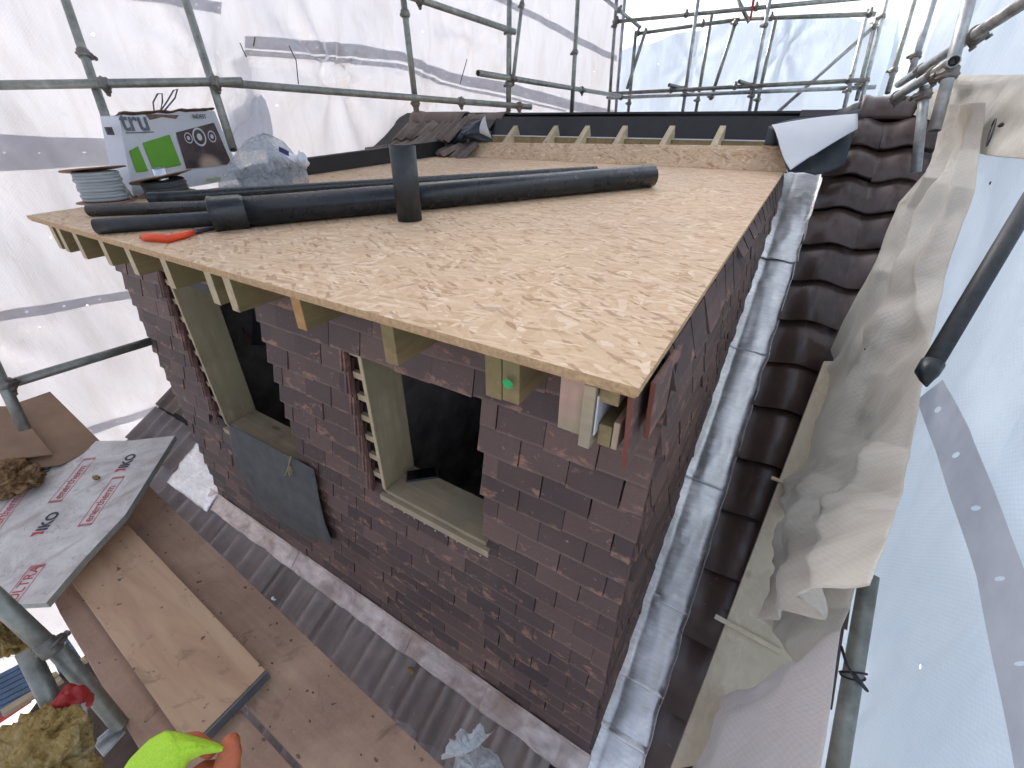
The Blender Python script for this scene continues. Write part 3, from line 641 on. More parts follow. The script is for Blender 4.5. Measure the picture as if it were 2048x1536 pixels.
# lead: sloping gutter strip beside the wall, in lapped lengths
L0 = -.12; seg = [(-.75, -.30), (-.33, .16), (.13, .40), (.37, .78), (.75, 1.45), (1.42, 2.35), (2.32, 3.1), (3.07, 3.93)]
for i, (s0, s1) in enumerate(seg):
    mb = MB()
    def lf(a_, b_, s0=s0, s1=s1, i=i):
        s = s0+(s1-s0)*b_; w_ = a_
        x = -.012+.247*min(1, w_/.85)+(.0 if w_ <= .85 else .012*(w_-.85)/.15)
        h = .022+.16*max(0, .26-w_)**1.0+.016*math.sin(w_*math.pi)**2+.022*max(0, (w_-.78))/.22+(.008 if b_ < .08 else 0)
        h += .007*nz((x*7, s*3, i), 1)+.003*nz((x*22, s*10, i), 1)
        if w_ > .85: x += .01*nz((s*8, i, 0))
        return rpt(x, s, h+.004*(i % 2))
    mb.grid(lf, 26, int(20+40*(s1-s0))); mb.build('gutter_lead', 'lead', dor, solid=.0025)
# lead apron along the foot of the front wall, with curled lower edge
for i, (x0, x1) in enumerate(((-3.10, -2.86), (-2.88, -2.02), (-2.04, -1.52), (-1.54, -1.02), (-1.04, -.50), (-.52, .04))):
    mb = MB()
    def af(a_, b_, x0=x0, x1=x1, i=i):
        x = x0+(x1-x0)*a_; s = .03-.125*b_-.012*nz((x*5, 0, i))*b_
        bump = .004*max(0, math.cos((x+4.6)/.172*2*math.pi+math.pi))*b_
        return rpt(x, s, .110-.014*b_+bump+.006*nz((x*12, b_*3, 2))+.003*(i % 2)+(.018*(1-b_*8) if b_ < .12 else 0))
    mb.grid(af, int(24+60*(x1-x0)), 14); mb.build('apron_lead', 'lead_worn', dor, solid=.003)
mb = MB(); mb.grid(lambda a_, b_: rpt(-3.6+.6*a_, .30-.42*b_, .105+.02*nz((a_*3, b_*3, 0))+.01*nz((a_*11, b_*9, 0))), 20, 20); mb.build('corner_lead', 'lead', dor, solid=.003)

# ================================================================== THINGS ON THE DECK
def deck_pipe(name, mat, pa, pb, r, label, wall=.004, socket=0, ring=0, hi=0):
    a = ondeck(*pa, r+hi); b = ondeck(*pb, r); mb = MB(); d = (b-a).normalized()
    if socket: mb.tube([a, a+d*.004, a+d*.02, a+d*.12, a+d*.135], [socket*1.0, socket*1.06, socket, socket*.99, r*1.0], 32, wall=0, cap=False); mb.tube([a+d*.13, b], r, 32, wall=wall); mb.tube([a+d*.001, a+d*.05], socket*.93, 32)
    elif ring: mb.tube([a, a+d*.01, a+d*.04, a+d*.05, b], [ring, ring, ring*.97, r, r], 20, wall=wall)
    else: mb.tube([a, b], r, 24, wall=wall)
    return tag(mb.build(name, mat), label, 'pipe', 'black waste pipes lying on the deck')
deck_pipe('soil_pipe', 'black_plastic', (424, 430), (1303, 352), .062, 'longest and thickest black pipe lying across the deck with a socket at its left end', socket=.072)
deck_pipe('waste_pipe', 'black_plastic', (298, 397), (1192, 341), .030, 'long thin black pipe lying just behind the thickest pipe', ring=.034)
deck_pipe('waste_pipe', 'black_plastic', (178, 421), (760, 400), .028, 'thin black pipe whose plain end sticks out furthest left on the deck')
deck_pipe('waste_pipe', 'black_plastic_dusty', (192, 453), (600, 425), .031, 'dusty thin black pipe nearest the deck edge above the orange handle')
c = ondeck(820, 440); d = (ondeck(820, 440, .3)-c)
tb = MB(); tb.tube([c, c+Vector((0, 0, .30))], .0555, 40, wall=.004); tag(tb.build('pipe_offcut', 'black_plastic_dusty'), 'short black pipe offcut standing upright on the deck in front of the long pipe', 'pipe')
# orange handled tool
a = ondeck(283, 474, .012); b = ondeck(340, 478, .014); c = ondeck(395, 462, .012)
tl = thing('hand_tool', ondeck(340, 470), 'orange handled knife tucked under the black pipes at the deck edge', 'tool')
mb = MB(); mb.tube([a, a.lerp(b, .25), b, b.lerp(c, .5), c], [.010, .019, .017, .014, .008], 14); mb.build('handle', 'orange_plastic', tl)
mb = MB(); q = ondeck(455, 452, .010); mb.tube([c-(c-b)*.2, c, q], [.010, .011, .006], 10); mb.build('blade', 'blade_steel', tl)
# big white printed carton
A = ondeck(267, 392); B = ondeck(474, 352); B = A+(B-A)*1.0
n = (B-A).cross(Vector((0, 0, 1))).normalized()
if n.dot(CAM-A) < 0: n = -n
def onbox(u, v, off=0): return onp(u, v, A+n*off, n)
def tonormal(off): return A+n*off
bxA, bxB, bxC, bxD = onbox(267, 394), onbox(484, 356), onbox(428, 222), onbox(237, 233)
carton = thing('carton', (bxA+bxB)/2, 'large open white carton with green squares and a photo print, at the deck back left', 'carton')
dep = .13
mb = MB(); mb.hexa([bxA-n*dep, bxB-n*dep, bxB, bxA, bxD-n*dep, bxC-n*dep, bxC, bxD]); 
mb.f.pop(1); [l.pop(1) for l in (mb.mi, mb.rnd, mb.red, mb.uv, mb.sm)]
mb.build('carton_body', 'card_white', carton, solid=.004)
mb = MB(); 
def flapf(a_, b_): return bxD.lerp(bxC, a_)+Vector((0, 0, .004+.016*b_+.012*nz((a_*9, 0, 3))))+n*(.012*math.sin(b_*2)+.02*b_-.02+.012*nz((a_*7, b_, 5)))
mb.grid(flapf, 40, 5); mb.build('torn_flap', 'card_torn', carton, solid=.004)
mb = MB(); mb.prism([onbox(a_, b_, .003) for a_, b_ in ((290, 228), (358, 230), (352, 238), (325, 234), (300, 240))], .003, n); mb.build('torn_edge', 'card_torn', carton)
def pr(name, mat, pts, off=.006, uv=None):
    mb = MB(); mb.poly([onbox(a_, b_, off) for a_, b_ in pts], uv=uv); return mb.build(name, mat, carton)
pr('print_square', 'print_green', [(273, 345), (258, 302), (276, 292), (297, 342)])
pr('print_square', 'print_green', [(306, 341), (285, 286), (339, 269), (363, 330)])
pr('print_picture', 'print_photo', [(373, 338), (352, 265), (428, 245), (464, 328)], uv=[(0, 0), (0, 1), (1, 1), (1, 0)])
for (cx, cy, rr) in ((377, 276, 8), (399, 274, 13), (424, 273, 8)):
    mb = MB(); p = onbox(cx, cy, .009); rad = (onbox(cx+rr, cy, .009)-p).length; ux = (B-A).normalized(); uy = Vector((0, 0, 1))
    for i in range(24):
        t0, t1 = i*math.pi/12, (i+1)*math.pi/12
        mb.poly([p+(ux*math.cos(t0)+uy*math.sin(t0))*rad*.8, p+(ux*math.cos(t0)+uy*math.sin(t0))*rad, p+(ux*math.cos(t1)+uy*math.sin(t1))*rad, p+(ux*math.cos(t1)+uy*math.sin(t1))*rad*.8])
    mb.poly([p+(ux*math.cos(i*math.pi/4)+uy*math.sin(i*math.pi/4))*rad*.4 for i in range(8)])
    mb.build('print_badge', 'card_white', carton)
dx = onbox(300, 262, .006)-onbox(250, 263, .006); dy = onbox(253, 235, .006)-onbox(262, 262, .006)
text_mesh('printed_word', 'tru', .15, onbox(247, 261, .007), dx, dy, 'print_grey', carton, spacing=1.0, bold=.002)
text_mesh('printed_word', 'INDEST', .036, onbox(386, 237, .007), dx, dy, 'print_black', carton)
text_mesh('printed_word', 'installer', .045, onbox(414, 364, .007), dx, dy, 'print_yellowgreen', carton)
mb = MB(); q0, q1 = onbox(252, 267, .007), onbox(308, 265, .007); mb.poly([q0, q1, q1+Vector((0, 0, .006)), q0+Vector((0, 0, .006))]); mb.build('print_rule', 'print_grey', carton)
mb = MB(); q = onbox(221, 262, -.03); mb.box(q.x-.012, q.x+.012, q.y-.02, q.y+.01, q.z-.02, q.z+.02); mb.build('hand_hole', 'print_black', carton)
# loop of thin cable behind the carton
mb = MB(); pts = [onbox(u_, v_, -.10) for u_, v_ in ((309, 226), (306, 205), (315, 188), (324, 187), (325, 203), (321, 222), (334, 203), (347, 181), (355, 178), (350, 196), (325, 226))]
mb.tube(pts, .0045, 8); tag(mb.build('cable_loop', 'cable_purple'), 'loop of thin purple cable sticking up behind the white carton', 'cable')
# cable reels
def reel(name, base, r, h, coil, label, lean, core, tiltf, flm):
    t = thing(name, base, label, 'cable reel', 'cable reels beside the carton')
    ax = Vector(lean).normalized(); e1 = ax.orthogonal().normalized(); e2 = ax.cross(e1)
    mb = MB(); turns = 9
    for i in range(turns):
        zc = .012+(h-.024)*(i+.5)/turns
        mb.tube([base+ax*zc+(e1*math.cos(q*math.pi/14)+e2*math.sin(q*math.pi/14))*(r*.78+.004*math.sin(i*2.3)) for q in range(29)], h/turns*.56, 7, cap=False)
    mb.tube([base+ax*.01, base+ax*(h-.01)], r*.74, 24); mb.build('cable', coil, t)
    for k, zc in enumerate((.004, h)):
        mb = MB(); ta = tiltf if k else 0
        def ff(a_, b_): 
            R_ = r*(.22+.9*b_)*(1+(.08 if k else 0)*math.sin(a_*2*math.pi*2)); th = a_*2*math.pi
            return base+ax*(zc+ta*math.cos(th+.6)*b_+(.02*abs(ta)*8*math.sin(th*2)*b_*b_))+(e1*math.cos(th)+e2*math.sin(th))*R_
        mb.grid(ff, 40, 6); mb.build('flange', flm, t, solid=.005)
    mb = MB(); mb.tube([base, base+ax*(h+core)], r*.24, 18, wall=.004); mb.build('core', 'foil_silver' if core > .02 else 'card_kraft', t)
    return t
b1 = ondeck(216, 404); reel('cable_reel', b1, .125, .17, 'cable_grey', 'cable reel wound with pale grey cable and topped by a warped cardboard disc', (-.02, 0, 1), .005, .018, 'card_kraft')
b2 = ondeck(338, 390); reel('cable_reel', b2, .14, .10, 'cable_dark', 'cable reel wound with dark cable under a curled brown cardboard disc', (.06, -.08, 1), .05, .045, 'card_kraft')
# grey plastic bag of fittings
bag = thing('plastic_bag', ondeck(535, 378), 'see through grey plastic bag of black fittings slumped beside the carton', 'bag')
bc = ondeck(535, 378)
mb = MB()
def bagf(a_, b_):
    th = a_*2*math.pi; k = b_; R_ = .30*(1-k)**.55*(1+.12*nz((math.cos(th)*2, math.sin(th)*2, k*3), 1, 2)) if k > 0 else .28
    if k < .12: R_ *= .9+.8*k
    fold = 1+.05*math.sin(th*7+k*4)*k
    rr_ = R_*fold; lean = Vector((-.05, .10, 0))*k
    return bc+Vector((math.cos(th)*rr_*.80, math.sin(th)*rr_, .0+.31*k**.9))+lean+Vector((0, 0, .01*nz((math.cos(th)*5, math.sin(th)*5, k*8))))
mb.grid(bagf, 60, 30); mb.build('bag_skin', 'bag_film', bag)
mb = MB()
for i in range(9):
    cc = bc+Vector((random.uniform(-.08, .08), random.uniform(-.12, .12), random.uniform(.03, .10))); ang = random.uniform(0, 3)
    mb.tube([cc+Vector((math.cos(ang+q*math.pi/8)*.085, math.sin(ang+q*math.pi/8)*.085, .02*math.sin(q*.8+i))) for q in range(17)], .018, 8)
mb.build('fittings', 'cable_dark', bag)
kp = at(605, 322, (bc-CAM).dot(FW)*1.0)
mb = MB(); mb.blob(kp, (.035, .035, .045), 3, .5, 4, 20, 14); mb.tube([kp, kp.lerp(bc+Vector((0, .05, .2)), .5), bc+Vector((0.0, .08, .20))], [.018, .04, .05], 12); mb.build('knot', 'white_film', bag)
mb = MB(); q0 = at(558, 293, (bc-CAM).dot(FW)*.93); mb.slab([q0, q0+RT*.06-UP*.03, q0+RT*.06-UP*.06, q0-UP*.03], .002); mb.build('printed_mark', 'ink_navy', bag)

# membranes at the roof corners
fr_ = thing('folded_membrane', ony(1650, 300, 3.2), 'black roofing membrane turned back at the right to show its white underside', 'membrane')
W4 = [onp(1544, 250, (0, 3.05, 0), (0, 1, 0)), onp(1715, 228, (0, 3.25, 0), (0, 1, 0)), onp(1715, 258, (0, 3.1, 0), (0, 1, 0)), onp(1580, 342, (0, 2.70, 0), (0, 1, 0))]
mb = MB()
def wf4(a_, b_):
    p = W4[0].lerp(W4[1], a_).lerp(W4[3].lerp(W4[2], a_), b_); return p+Vector((0, -.02*math.sin(a_*math.pi)-.03*math.sin(b_*math.pi), .010*math.sin(a_*3)+.008*math.sin(b_*7)*(1 if a_ < .3 else 0)))
mb.grid(wf4, 24, 24); mb.build('white_face', 'membrane_white', fr_, solid=.002)
K = [ony(1540, 250, 3.16), ony(1725, 215, 3.3), ony(1690, 330, 3.0), ony(1630, 352, 2.86), ony(1575, 345, 2.78)]
mb = MB()
def kf(a_, b_):
    top = K[0].lerp(K[1], a_); bot = K[4].lerp(K[3], min(1, a_*2)) if a_ < .5 else K[3].lerp(K[2], a_*2-1)
    return top.lerp(bot, b_)+Vector((0, .05+.02*nz((a_*4, b_*4, 0)), .010*math.sin(a_*6)))
mb.grid(kf, 30, 20); mb.build('black_face', 'membrane_blue', fr_, solid=.003)
mb = MB(); K2 = [ony(1538, 252, 3.12), ony(1562, 262, 3.12), ony(1560, 292, 3.1), ony(1528, 290, 3.1)]
mb.grid(lambda a_, b_: K2[0].lerp(K2[1], a_).lerp(K2[3].lerp(K2[2], a_), b_)+Vector((0, -.04*math.sin(a_*math.pi), 0)), 10, 6); mb.build('black_fold', 'membrane_blue', fr_, solid=.003)
lf_ = thing('bunched_membrane', ony(920, 285, 3.2), 'bunched black membrane with a white flap beside the broken ridge tiles at left', 'membrane')
Q = [(895, 285), (925, 252), (965, 238), (982, 262), (985, 288), (945, 284), (925, 305), (893, 292)]
mb = MB(); cQ = ony(938, 270, 3.1)
pq = [ony(a_, b_, 3.18) for a_, b_ in Q]
def bq_(a_, b_):
    x = a_*len(pq); i = int(x) % len(pq); f = x-int(x); e = pq[i].lerp(pq[(i+1) % len(pq)], f)
    return cQ.lerp(e, b_)+Vector((0, -.07*math.sin(b_*math.pi/2+1.57)+.03*nz((e.x*9, e.z*9, b_*3)), 0))
mb.grid(bq_, 64, 10); mb.build('black_face', 'membrane_blue', lf_, solid=.004)
Q3 = [ony(a_, b_, 3.08) for a_, b_ in ((964, 240), (970, 231), (984, 277), (960, 266))]
mb = MB(); mb.grid(lambda a_, b_: Q3[0].lerp(Q3[1], a_).lerp(Q3[3].lerp(Q3[2], a_), b_)+Vector((0, -.02*math.sin(b_*3), 0)), 8, 10); mb.build('white_flap', 'membrane_white', lf_, solid=.002)

# ================================================================== SHEETING
def tarp(name, mat, plan, z0, z1, label, amp=.05, nu=140, nv=70, ties=(), fsc=1.0, gullies=1.0, bands=(), cut=None, group='scaffold sheeting', vf=.15):
    L = [0]
    for a_, b_ in zip(plan, plan[1:]): L.append(L[-1]+(Vector(b_)-Vector(a_)).length)
    def base(s):
        for i in range(len(plan)-1):
            if s <= L[i+1] or i == len(plan)-2:
                f = (s-L[i])/(L[i+1]-L[i]); p = Vector(plan[i]).lerp(Vector(plan[i+1]), f); d = (Vector(plan[i+1])-Vector(plan[i])).normalized()
                return p, Vector((d.y, -d.x))
    def disp(s, z):
        d = amp*(nz((s*.7*fsc, z*.5*fsc, 1))+.5*nz((s*1.9*fsc+z*.6, z*1.1*fsc, 2)))
        d += amp*.35*gullies*abs(nz((s*2.2*fsc+z*1.3, z*.8*fsc, 4)))-amp*.22*gullies*abs(nz((s*4.6*fsc-z*1.1, z*1.1*fsc, 6)))
        d += amp*.10*nz((s*9, z*7, 7))+amp*vf*nz((s*4.2+z*.5, z*.45, 8))+amp*vf*.5*(1-abs(nz((s*7+z*.8, z*.6, 9))))**6
        for (ts, tz, rad, dep) in ties:
            q = math.hypot(s-ts, (z-tz)); a2 = math.atan2(z-tz, s-ts)
            if q < rad: d += dep*(1-q/rad)**1.5*(.6+.5*math.cos(a2*9+nz((ts, tz, 0))*6)) 
        return d
    def pt(s, z, off=0):
        p, n = base(s); k = disp(s, z)+off; return Vector((p.x+n.x*k, p.y+n.y*k, z))
    mb = MB(); mb.grid(lambda a_, b_: pt(L[-1]*a_, (z0+(z1(L[-1]*a_) if callable(z1) else z1-z0)*b_) if not callable(z1) else z0+(z1(L[-1]*a_)-z0)*b_), nu, nv, uvs=(L[-1], (z1(0) if callable(z1) else z1)-z0))
    o = mb.build(name, mat); tag(o, label, 'sheeting', group)
    for bd in bands:                                         # bd: [(u, v_top, v_bottom)] pixels read onto the sheet's plan
        mb = MB(); ss = []
        for (u_, va, vb) in bd:
            best = None
            for i in range(len(plan)-1):
                a2 = Vector(plan[i]); b2 = Vector(plan[i+1]); dd = (b2-a2).normalized(); nn = Vector((dd.y, -dd.x, 0))
                out = []
                for v_ in (va, vb):
                    p = onp(u_, v_, (a2.x, a2.y, 0), nn); out.append((L[i]+(p.xy-a2).dot(dd), p.z, (p-CAM).dot(FW)))
                if out[0][2] > 0 and L[i]-.02 <= out[0][0] <= L[i+1]+.02: best = out
                if best is None and out[0][2] > 0 and (i == 0 and out[0][0] < 0): best = out
            if best: ss.append(best)
        if len(ss) < 2: continue
        def bf(a_, b_):
            x = a_*(len(ss)-1); i = min(int(x), len(ss)-2); f = x-i
            s_t = ss[i][0][0]*(1-f)+ss[i+1][0][0]*f; z_t = ss[i][0][1]*(1-f)+ss[i+1][0][1]*f
            s_b = ss[i][1][0]*(1-f)+ss[i+1][1][0]*f; z_b = ss[i][1][1]*(1-f)+ss[i+1][1][1]*f
            s = s_t*(1-b_)+s_b*b_; z = z_t*(1-b_)+z_b*b_; return s, z
        ln = sum(math.hypot(ss[i+1][0][0]-ss[i][0][0], ss[i+1][0][1]-ss[i][0][1]) for i in range(len(ss)-1)); wd = math.hypot(ss[0][0][0]-ss[0][1][0], ss[0][0][1]-ss[0][1][1])
        nU = int(max(20, ln*14))
        mb.grid(lambda a_, b_: pt(*bf(a_, b_), BOFF), nU, 4)
        for k_, f_ in enumerate(mb.f):
            i_ = k_ % nU; j_ = k_//nU
            mb.uv[k_] = [(i_/nU*ln, (j_/4-.5)*wd), ((i_+1)/nU*ln, (j_/4-.5)*wd), ((i_+1)/nU*ln, ((j_+1)/4-.5)*wd), (i_/nU*ln, ((j_+1)/4-.5)*wd)]
        mb.build('eyelet_band', 'sheet_band', o)
    return o, pt, L
BOFF = .012
lplan = [(-5.2, -3.2), (-4.75, 1.0), (-4.55, 3.8), (-3.02, 7.6)]
def lz(s): return 6.2
tarp('sheeting', 'sheet_left', lplan, -2.2, lz, 'white sheeting stretched over the long left side behind the carton and tubes', .10, 210, 110, ties=[(6.2, 3.0, 1.3, .16), (4.9, 2.9, .9, .12), (2.7, 1.2, .8, .1), (8.3, 3.6, 1.2, .12), (7.4, 2.9, 1.0, .14)],
     bands=[[(-60, 262, 342), (0, 268, 342), (100, 274, 338), (235, 277, 330), (262, 280, 328)],
            [(-40, 624, 645), (0, 619, 640), (140, 600, 618), (275, 580, 597), (330, 572, 588)],
            [(150, 857, 873), (260, 830, 846), (330, 806, 820), (390, 795, 806)],
            [(478, 74, 98), (600, 80, 106), (700, 90, 116), (790, 104, 122), (900, 146, 166), (1024, 168, 190), (1130, 198, 218), (1229, 222, 238)],
            [(478, 101, 112), (600, 110, 120), (700, 120, 130), (790, 128, 138), (900, 170, 176), (1024, 195, 200), (1130, 221, 225), (1229, 240, 243)],
            [(235, -22, 0), (330, -8, 12), (436, 6, 30)],
            [(980, -14, 0), (1050, 18, 32), (1130, 58, 74), (1200, 98, 112), (1231, 112, 124)]])
fz = [ony(1236, 60, 7.1).z, ony(1760, 40, 7.1).z]
tarp('sheeting', 'sheet_far', [(-3.05, 7.6), (-.9, 7.7), (.72, 7.6)], .5, lambda s: 3.60+.26*math.sin(min(1, s/3.4)*2.6)+.02*math.sin(s*9), 'low blue white sheeting across the far end beyond the ridge', .05, 90, 60, ties=[(1.2, 3.4, .9, .05), (2.4, 3.5, 1.0, .05)])
rplan = [(.66, 7.75), (.86, 4.4), (.94, 2.6), (.92, 1.2), (.90, .3), (.97, -.4), (1.15, -2.0)]
tarp('sheeting', 'sheet_right', rplan, -1.6, lambda s: 5.2, 'bluish woven sheeting filling the whole right side beside the roof verge', .075, 320, 110, fsc=1.3, gullies=1.6, vf=.55,
     bands=[[(1838, 800, 801), (1850, 812, 813)]])

# the broad eyelet band of the right sheet is laid by hand, and the cream sheet hangs before it
def loft(name, mat, rows, nu, nv, fold, label=None, cat=None, parent=None, uvs=(1, 1), solid=0, group=None, swap=False):
    mb = MB(); rows = [(Vector(a_), Vector(b_)) for a_, b_ in rows]
    def fn(a_, b_):
        x = b_*(len(rows)-1); i = min(int(x), len(rows)-2); f = x-i; f = f*f*(3-2*f)*.5+f*.5
        l = rows[i][0].lerp(rows[i+1][0], f); r = rows[i][1].lerp(rows[i+1][1], f); p = l.lerp(r, a_)
        return p+fold(a_, b_, p)
    mb.grid(fn, nu, nv, uvs=uvs)
    if swap: mb.uv = [[(y_, x_-uvs[0]/2) for x_, y_ in q_] for q_ in mb.uv]
    o = mb.build(name, mat, parent, solid=solid)
    if label: tag(o, label, cat, group)
    return o
def X(u, v, x): return onx(u, v, x)
N1 = Vector((-1, 0, 0))
loft('eyelet_band', 'sheet_band', [(X(1835, 800, .80), X(1890, 760, .80)), (X(1872, 900, .80), X(1945, 860, .80)), (X(1902, 1000, .80), X(1992, 985, .80)), (X(1950, 1150, .80), X(2050, 1140, .80)), (X(1985, 1330, .80), X(2095, 1320, .80)), (X(2030, 1560, .80), X(2150, 1550, .80))], 8, 60,
     lambda a_, b_, p: N1*(.010*nz(p*3)), 'grey eyelet band sweeping down the right sheeting', 'eyelet band', uvs=(.06, .9), swap=True)
bo = bpy.data.objects['eyelet_band']
tarp_rows = [(X(1890, 212, .66), X(1975, 205, .74)), (X(1872, 300, .66), X(1960, 300, .76)), (X(1852, 345, .62), X(1950, 380, .76)), (X(1800, 405, .58), X(1925, 450, .76)), (X(1745, 540, .56), X(1890, 560, .76)), (X(1690, 640, .55), X(1865, 680, .75)),
             (X(1640, 745, .55), X(1845, 790, .74)), (X(1612, 850, .55), X(1822, 900, .73)), (X(1588, 930, .55), X(1800, 1000, .62)), (X(1562, 1100, .50), X(1775, 1070, .46)), (X(1548, 1262, .44), X(1744, 1172, .38))]
def cf(a_, b_, p):
    d = .018*math.sin(a_*11+b_*5+2*nz(p*2.2))*(.3+.7*math.sin(math.pi*a_))+.042*(1-abs(math.sin(a_*6.0+1.8*nz(p*1.3)+b_*2.2)))**2+.028*nz(p*5)+.012*nz(p*12)
    d += .025*abs(nz((p.y*3+p.z*1.0, p.z*1.2, 9)))*1.6-.008*abs(nz((p.y*8-p.z*2, p.z*3, 5)))*1.6
    d += .04*math.exp(-((a_-.52-.1*math.sin(b_*5))/.10)**2)*(1 if b_ > .2 else b_*5)
    return N1*d*min(1, (1-a_)*5+.15, a_*6+.2)
hang = thing('hanging_sheet', X(1700, 1200, .62), 'dirty cream sheet bunched and tied, hanging in folds over the right verge', 'sheeting')
loft('sheet_fall', 'sheet_cream', tarp_rows, 70, 170, cf, parent=hang, uvs=(.5, 2.2), solid=.002)
low_rows = [(X(1552, 1215, .56), X(1716, 1150, .53)), (X(1545, 1262, .50), X(1700, 1215, .57)), (X(1572, 1300, .52), X(1682, 1255, .56)), (X(1600, 1330, .55), X(1674, 1290, .56))]
loft('sheet_tuck', 'sheet_cream', low_rows, 40, 40, lambda a_, b_, p: N1*(.035*math.sin(b_*math.pi)*math.sin(a_*math.pi)+.012*nz(p*9)*min(1, (1-a_)*5)), parent=hang, uvs=(.4, .3), solid=.002)
bot_rows = [(X(1556, 1345, .56), X(1680, 1262, .55)), (X(1500, 1375, .50), X(1672, 1320, .54)), (X(1395, 1412, .42), X(1662, 1400, .54)), (X(1362, 1415, .38), X(1652, 1470, .54)), (X(1345, 1500, .38), X(1636, 1560, .54)), (X(1325, 1640, .38), X(1615, 1700, .54))]
loft('sheet_skirt', 'sheet_skirt', bot_rows, 60, 80, lambda a_, b_, p: N1*(.035*math.sin(a_*8+b_*4)*(a_)+.016*nz(p*7)+.012*abs(nz(p*4)))*min(1, (1-a_)*5), parent=hang, uvs=(.6, .6), solid=.002)
# sheet bundled round the far right corner post
top_rows = [(X(1835, 190, .70), X(1935, 150, .80)), (X(1845, 230, .70), X(2060, 150, .84)), (X(1880, 250, .74), X(2100, 240, .84)), (X(1900, 300, .76), X(2120, 330, .84))]
loft('corner_wrap', 'sheet_cream', top_rows, 60, 40, lambda a_, b_, p: N1*(.05*nz(p*3)+.03*math.sin(a_*9+b_*3)*.6+.02*nz(p*10)), parent=hang, uvs=(.8, .5), solid=.002)
mb = MB(); cc = X(1982, 265, .70); mb.tube([cc+Vector((0, math.cos(q*math.pi/10)*.030+math.sin(q*math.pi/10)*.015, math.sin(q*math.pi/10)*.04+math.cos(q*math.pi/10)*.02)) for q in range(21)], .003, 8); mb.blob(X(2002, 250, .70), (.008, .008, .008), 1, .2, 3, 8, 6)
tag(mb.build('cable_tie', 'tie_black'), 'open oval cable tie hooked in the cream sheet at top right', 'cable tie')

# ================================================================== SCAFFOLD TUBES
def coupler(t, p, d, r=.0242):
    d = d.normalized(); mb = MB(); o_ = d.orthogonal().normalized(); o2 = d.cross(o_)
    mb.tube([p-d*.026, p-d*.020, p+d*.020, p+d*.026], [r*1.12, r*1.38, r*1.38, r*1.12], 16)
    for s in (1, -1):
        mb.tube([p+o_*r*1.2*s-o2*r*.9, p+o_*r*1.2*s+o2*r*1.9], r*.30, 8); mb.tube([p+o_*r*1.2*s+o2*r*1.6, p+o_*r*1.2*s+o2*r*2.15], r*.55, 6, sm=False)
    mb.box(-.0, .0, 0, 0, 0, 0) if False else None
    q = p+o2*r*1.1; mb.tube([q-o_*r*1.3, q+o_*r*1.3], r*.8, 10)
    mb.build('coupler', 'coupler_steel', t)
TG = {}
def tube(a, b, label, cps=(), mat='galvanised', r=.0242, cs=1., wall=.004, cat='scaffold tube', group='scaffold tubes', name='scaffold_tube'):
    mb = MB(); mb.tube([a, b], r, 18, wall=wall); o = tag(mb.build(name, mat), label, cat, group)
    for c in cps: coupler(o, a.lerp(b, c), b-a, r*cs)
    return o
def Z2(a, b): return at(a[0], a[1], a[2]), at(b[0], b[1], b[2])
tube(*Z2((-120, 172, 2.45), (485, 163, 2.80)), 'horizontal guard tube crossing two uprights behind the carton', (.51, .90))
tube(*Z2((425, 164, 2.86), (1062, 214, 4.35)), 'horizontal guard tube ending in the open just above the left ridge tiles', (.70, .945))
tube(*Z2((110, -60, 2.62), (268, 398, 2.70)), 'leaning upright tube behind the left edge of the carton', (.36,))
tube(*Z2((352, -60, 2.80), (467, 300, 2.86)), 'upright tube whose lower end hangs free between carton and bag', ())
tube(*Z2((800, -60, 3.30), (833, 224, 3.75)), 'upright tube above the left ridge tile, crossed by two rails', (.28, .93))
tube(*Z2((700, -48, 3.1), (1030, 64, 4.0)), 'sloping rail across the top left of centre between two uprights', (.36,))
tube(*Z2((1019, -60, 4.0), (1017, 222, 4.25)), 'upright tube left of the free end of the guard tube', (.42, .80))
tube(*Z2((1046, -10, 4.05), (1026, 160, 4.15)), 'thin leaning tube close beside the upright left of the far corner', (.12,), r=.017)
tube(*Z2((1159, -60, 4.9), (1143, 232, 5.2)), 'slender upright tube midway to the far left corner', (.55,))
tube(*Z2((956, 146, 3.8), (1240, 192, 6.3)), 'rail with a dark open end starting left of the slender upright', (.16, .62))
tube(*Z2((-40, 786, 2.15), (335, 672, 2.75)), 'low rail crossing the left sheeting under the deck overhang', (.12,))
tube(*Z2((-25, 700, 2.15), (50, 860, 2.25)), 'short upright at the left picture edge behind the brown paper', (.42,))
far = [((1236, -40), (1216, 240), 6.4, 'far scaffold upright, leftmost one in the far corner'), ((1253, -40), (1230, 240), 6.7, 'far scaffold upright, second from the far left corner'),
       ((1272, 62), (1255, 240), 6.5, 'brownish far upright starting below the top rail near the left corner'), ((1402, -40), (1363, 240), 6.3, 'far upright, tall and plain, left of centre at the far end'),
       ((1424, 26), (1389, 240), 6.8, 'far upright starting at the top rail, just right of the tall plain one'), ((1547, -40), (1496, 237), 6.3, 'far upright, tall one at the middle of the far sheet'),
       ((1552, 34), (1508, 237), 6.8, 'far upright standing behind and right of the middle tall one'), ((1735, 20), (1687, 222), 5.4, 'far upright, shorter one of the group before the right corner'),
       ((1753, 36), (1713, 200), 5.6, 'far upright between the shorter and the tall right corner uprights'), ((1783, -40), (1722, 205), 5.3, 'far upright, tall one in the right corner'),
       ((1840, -40), (1775, 186), 4.4, 'upright against the right sheeting just past the far corner'), ((1880, -40), (1821, 150), 3.6, 'upright against the right sheeting nearest the pale post')]
def FA(u, v, z): return ony(u, v, 7.0+(z-6.5)*.8) if z > 6 else at(u, v, z)
for i, (a_, b_, z_, lab) in enumerate(far):
    tube(FA(*a_, z_), FA(*b_, z_*1.01), lab, (.30, .82) if i in (0, 5, 9) else (.8,), mat='galvanised_pale' if i % 2 else 'galvanised')
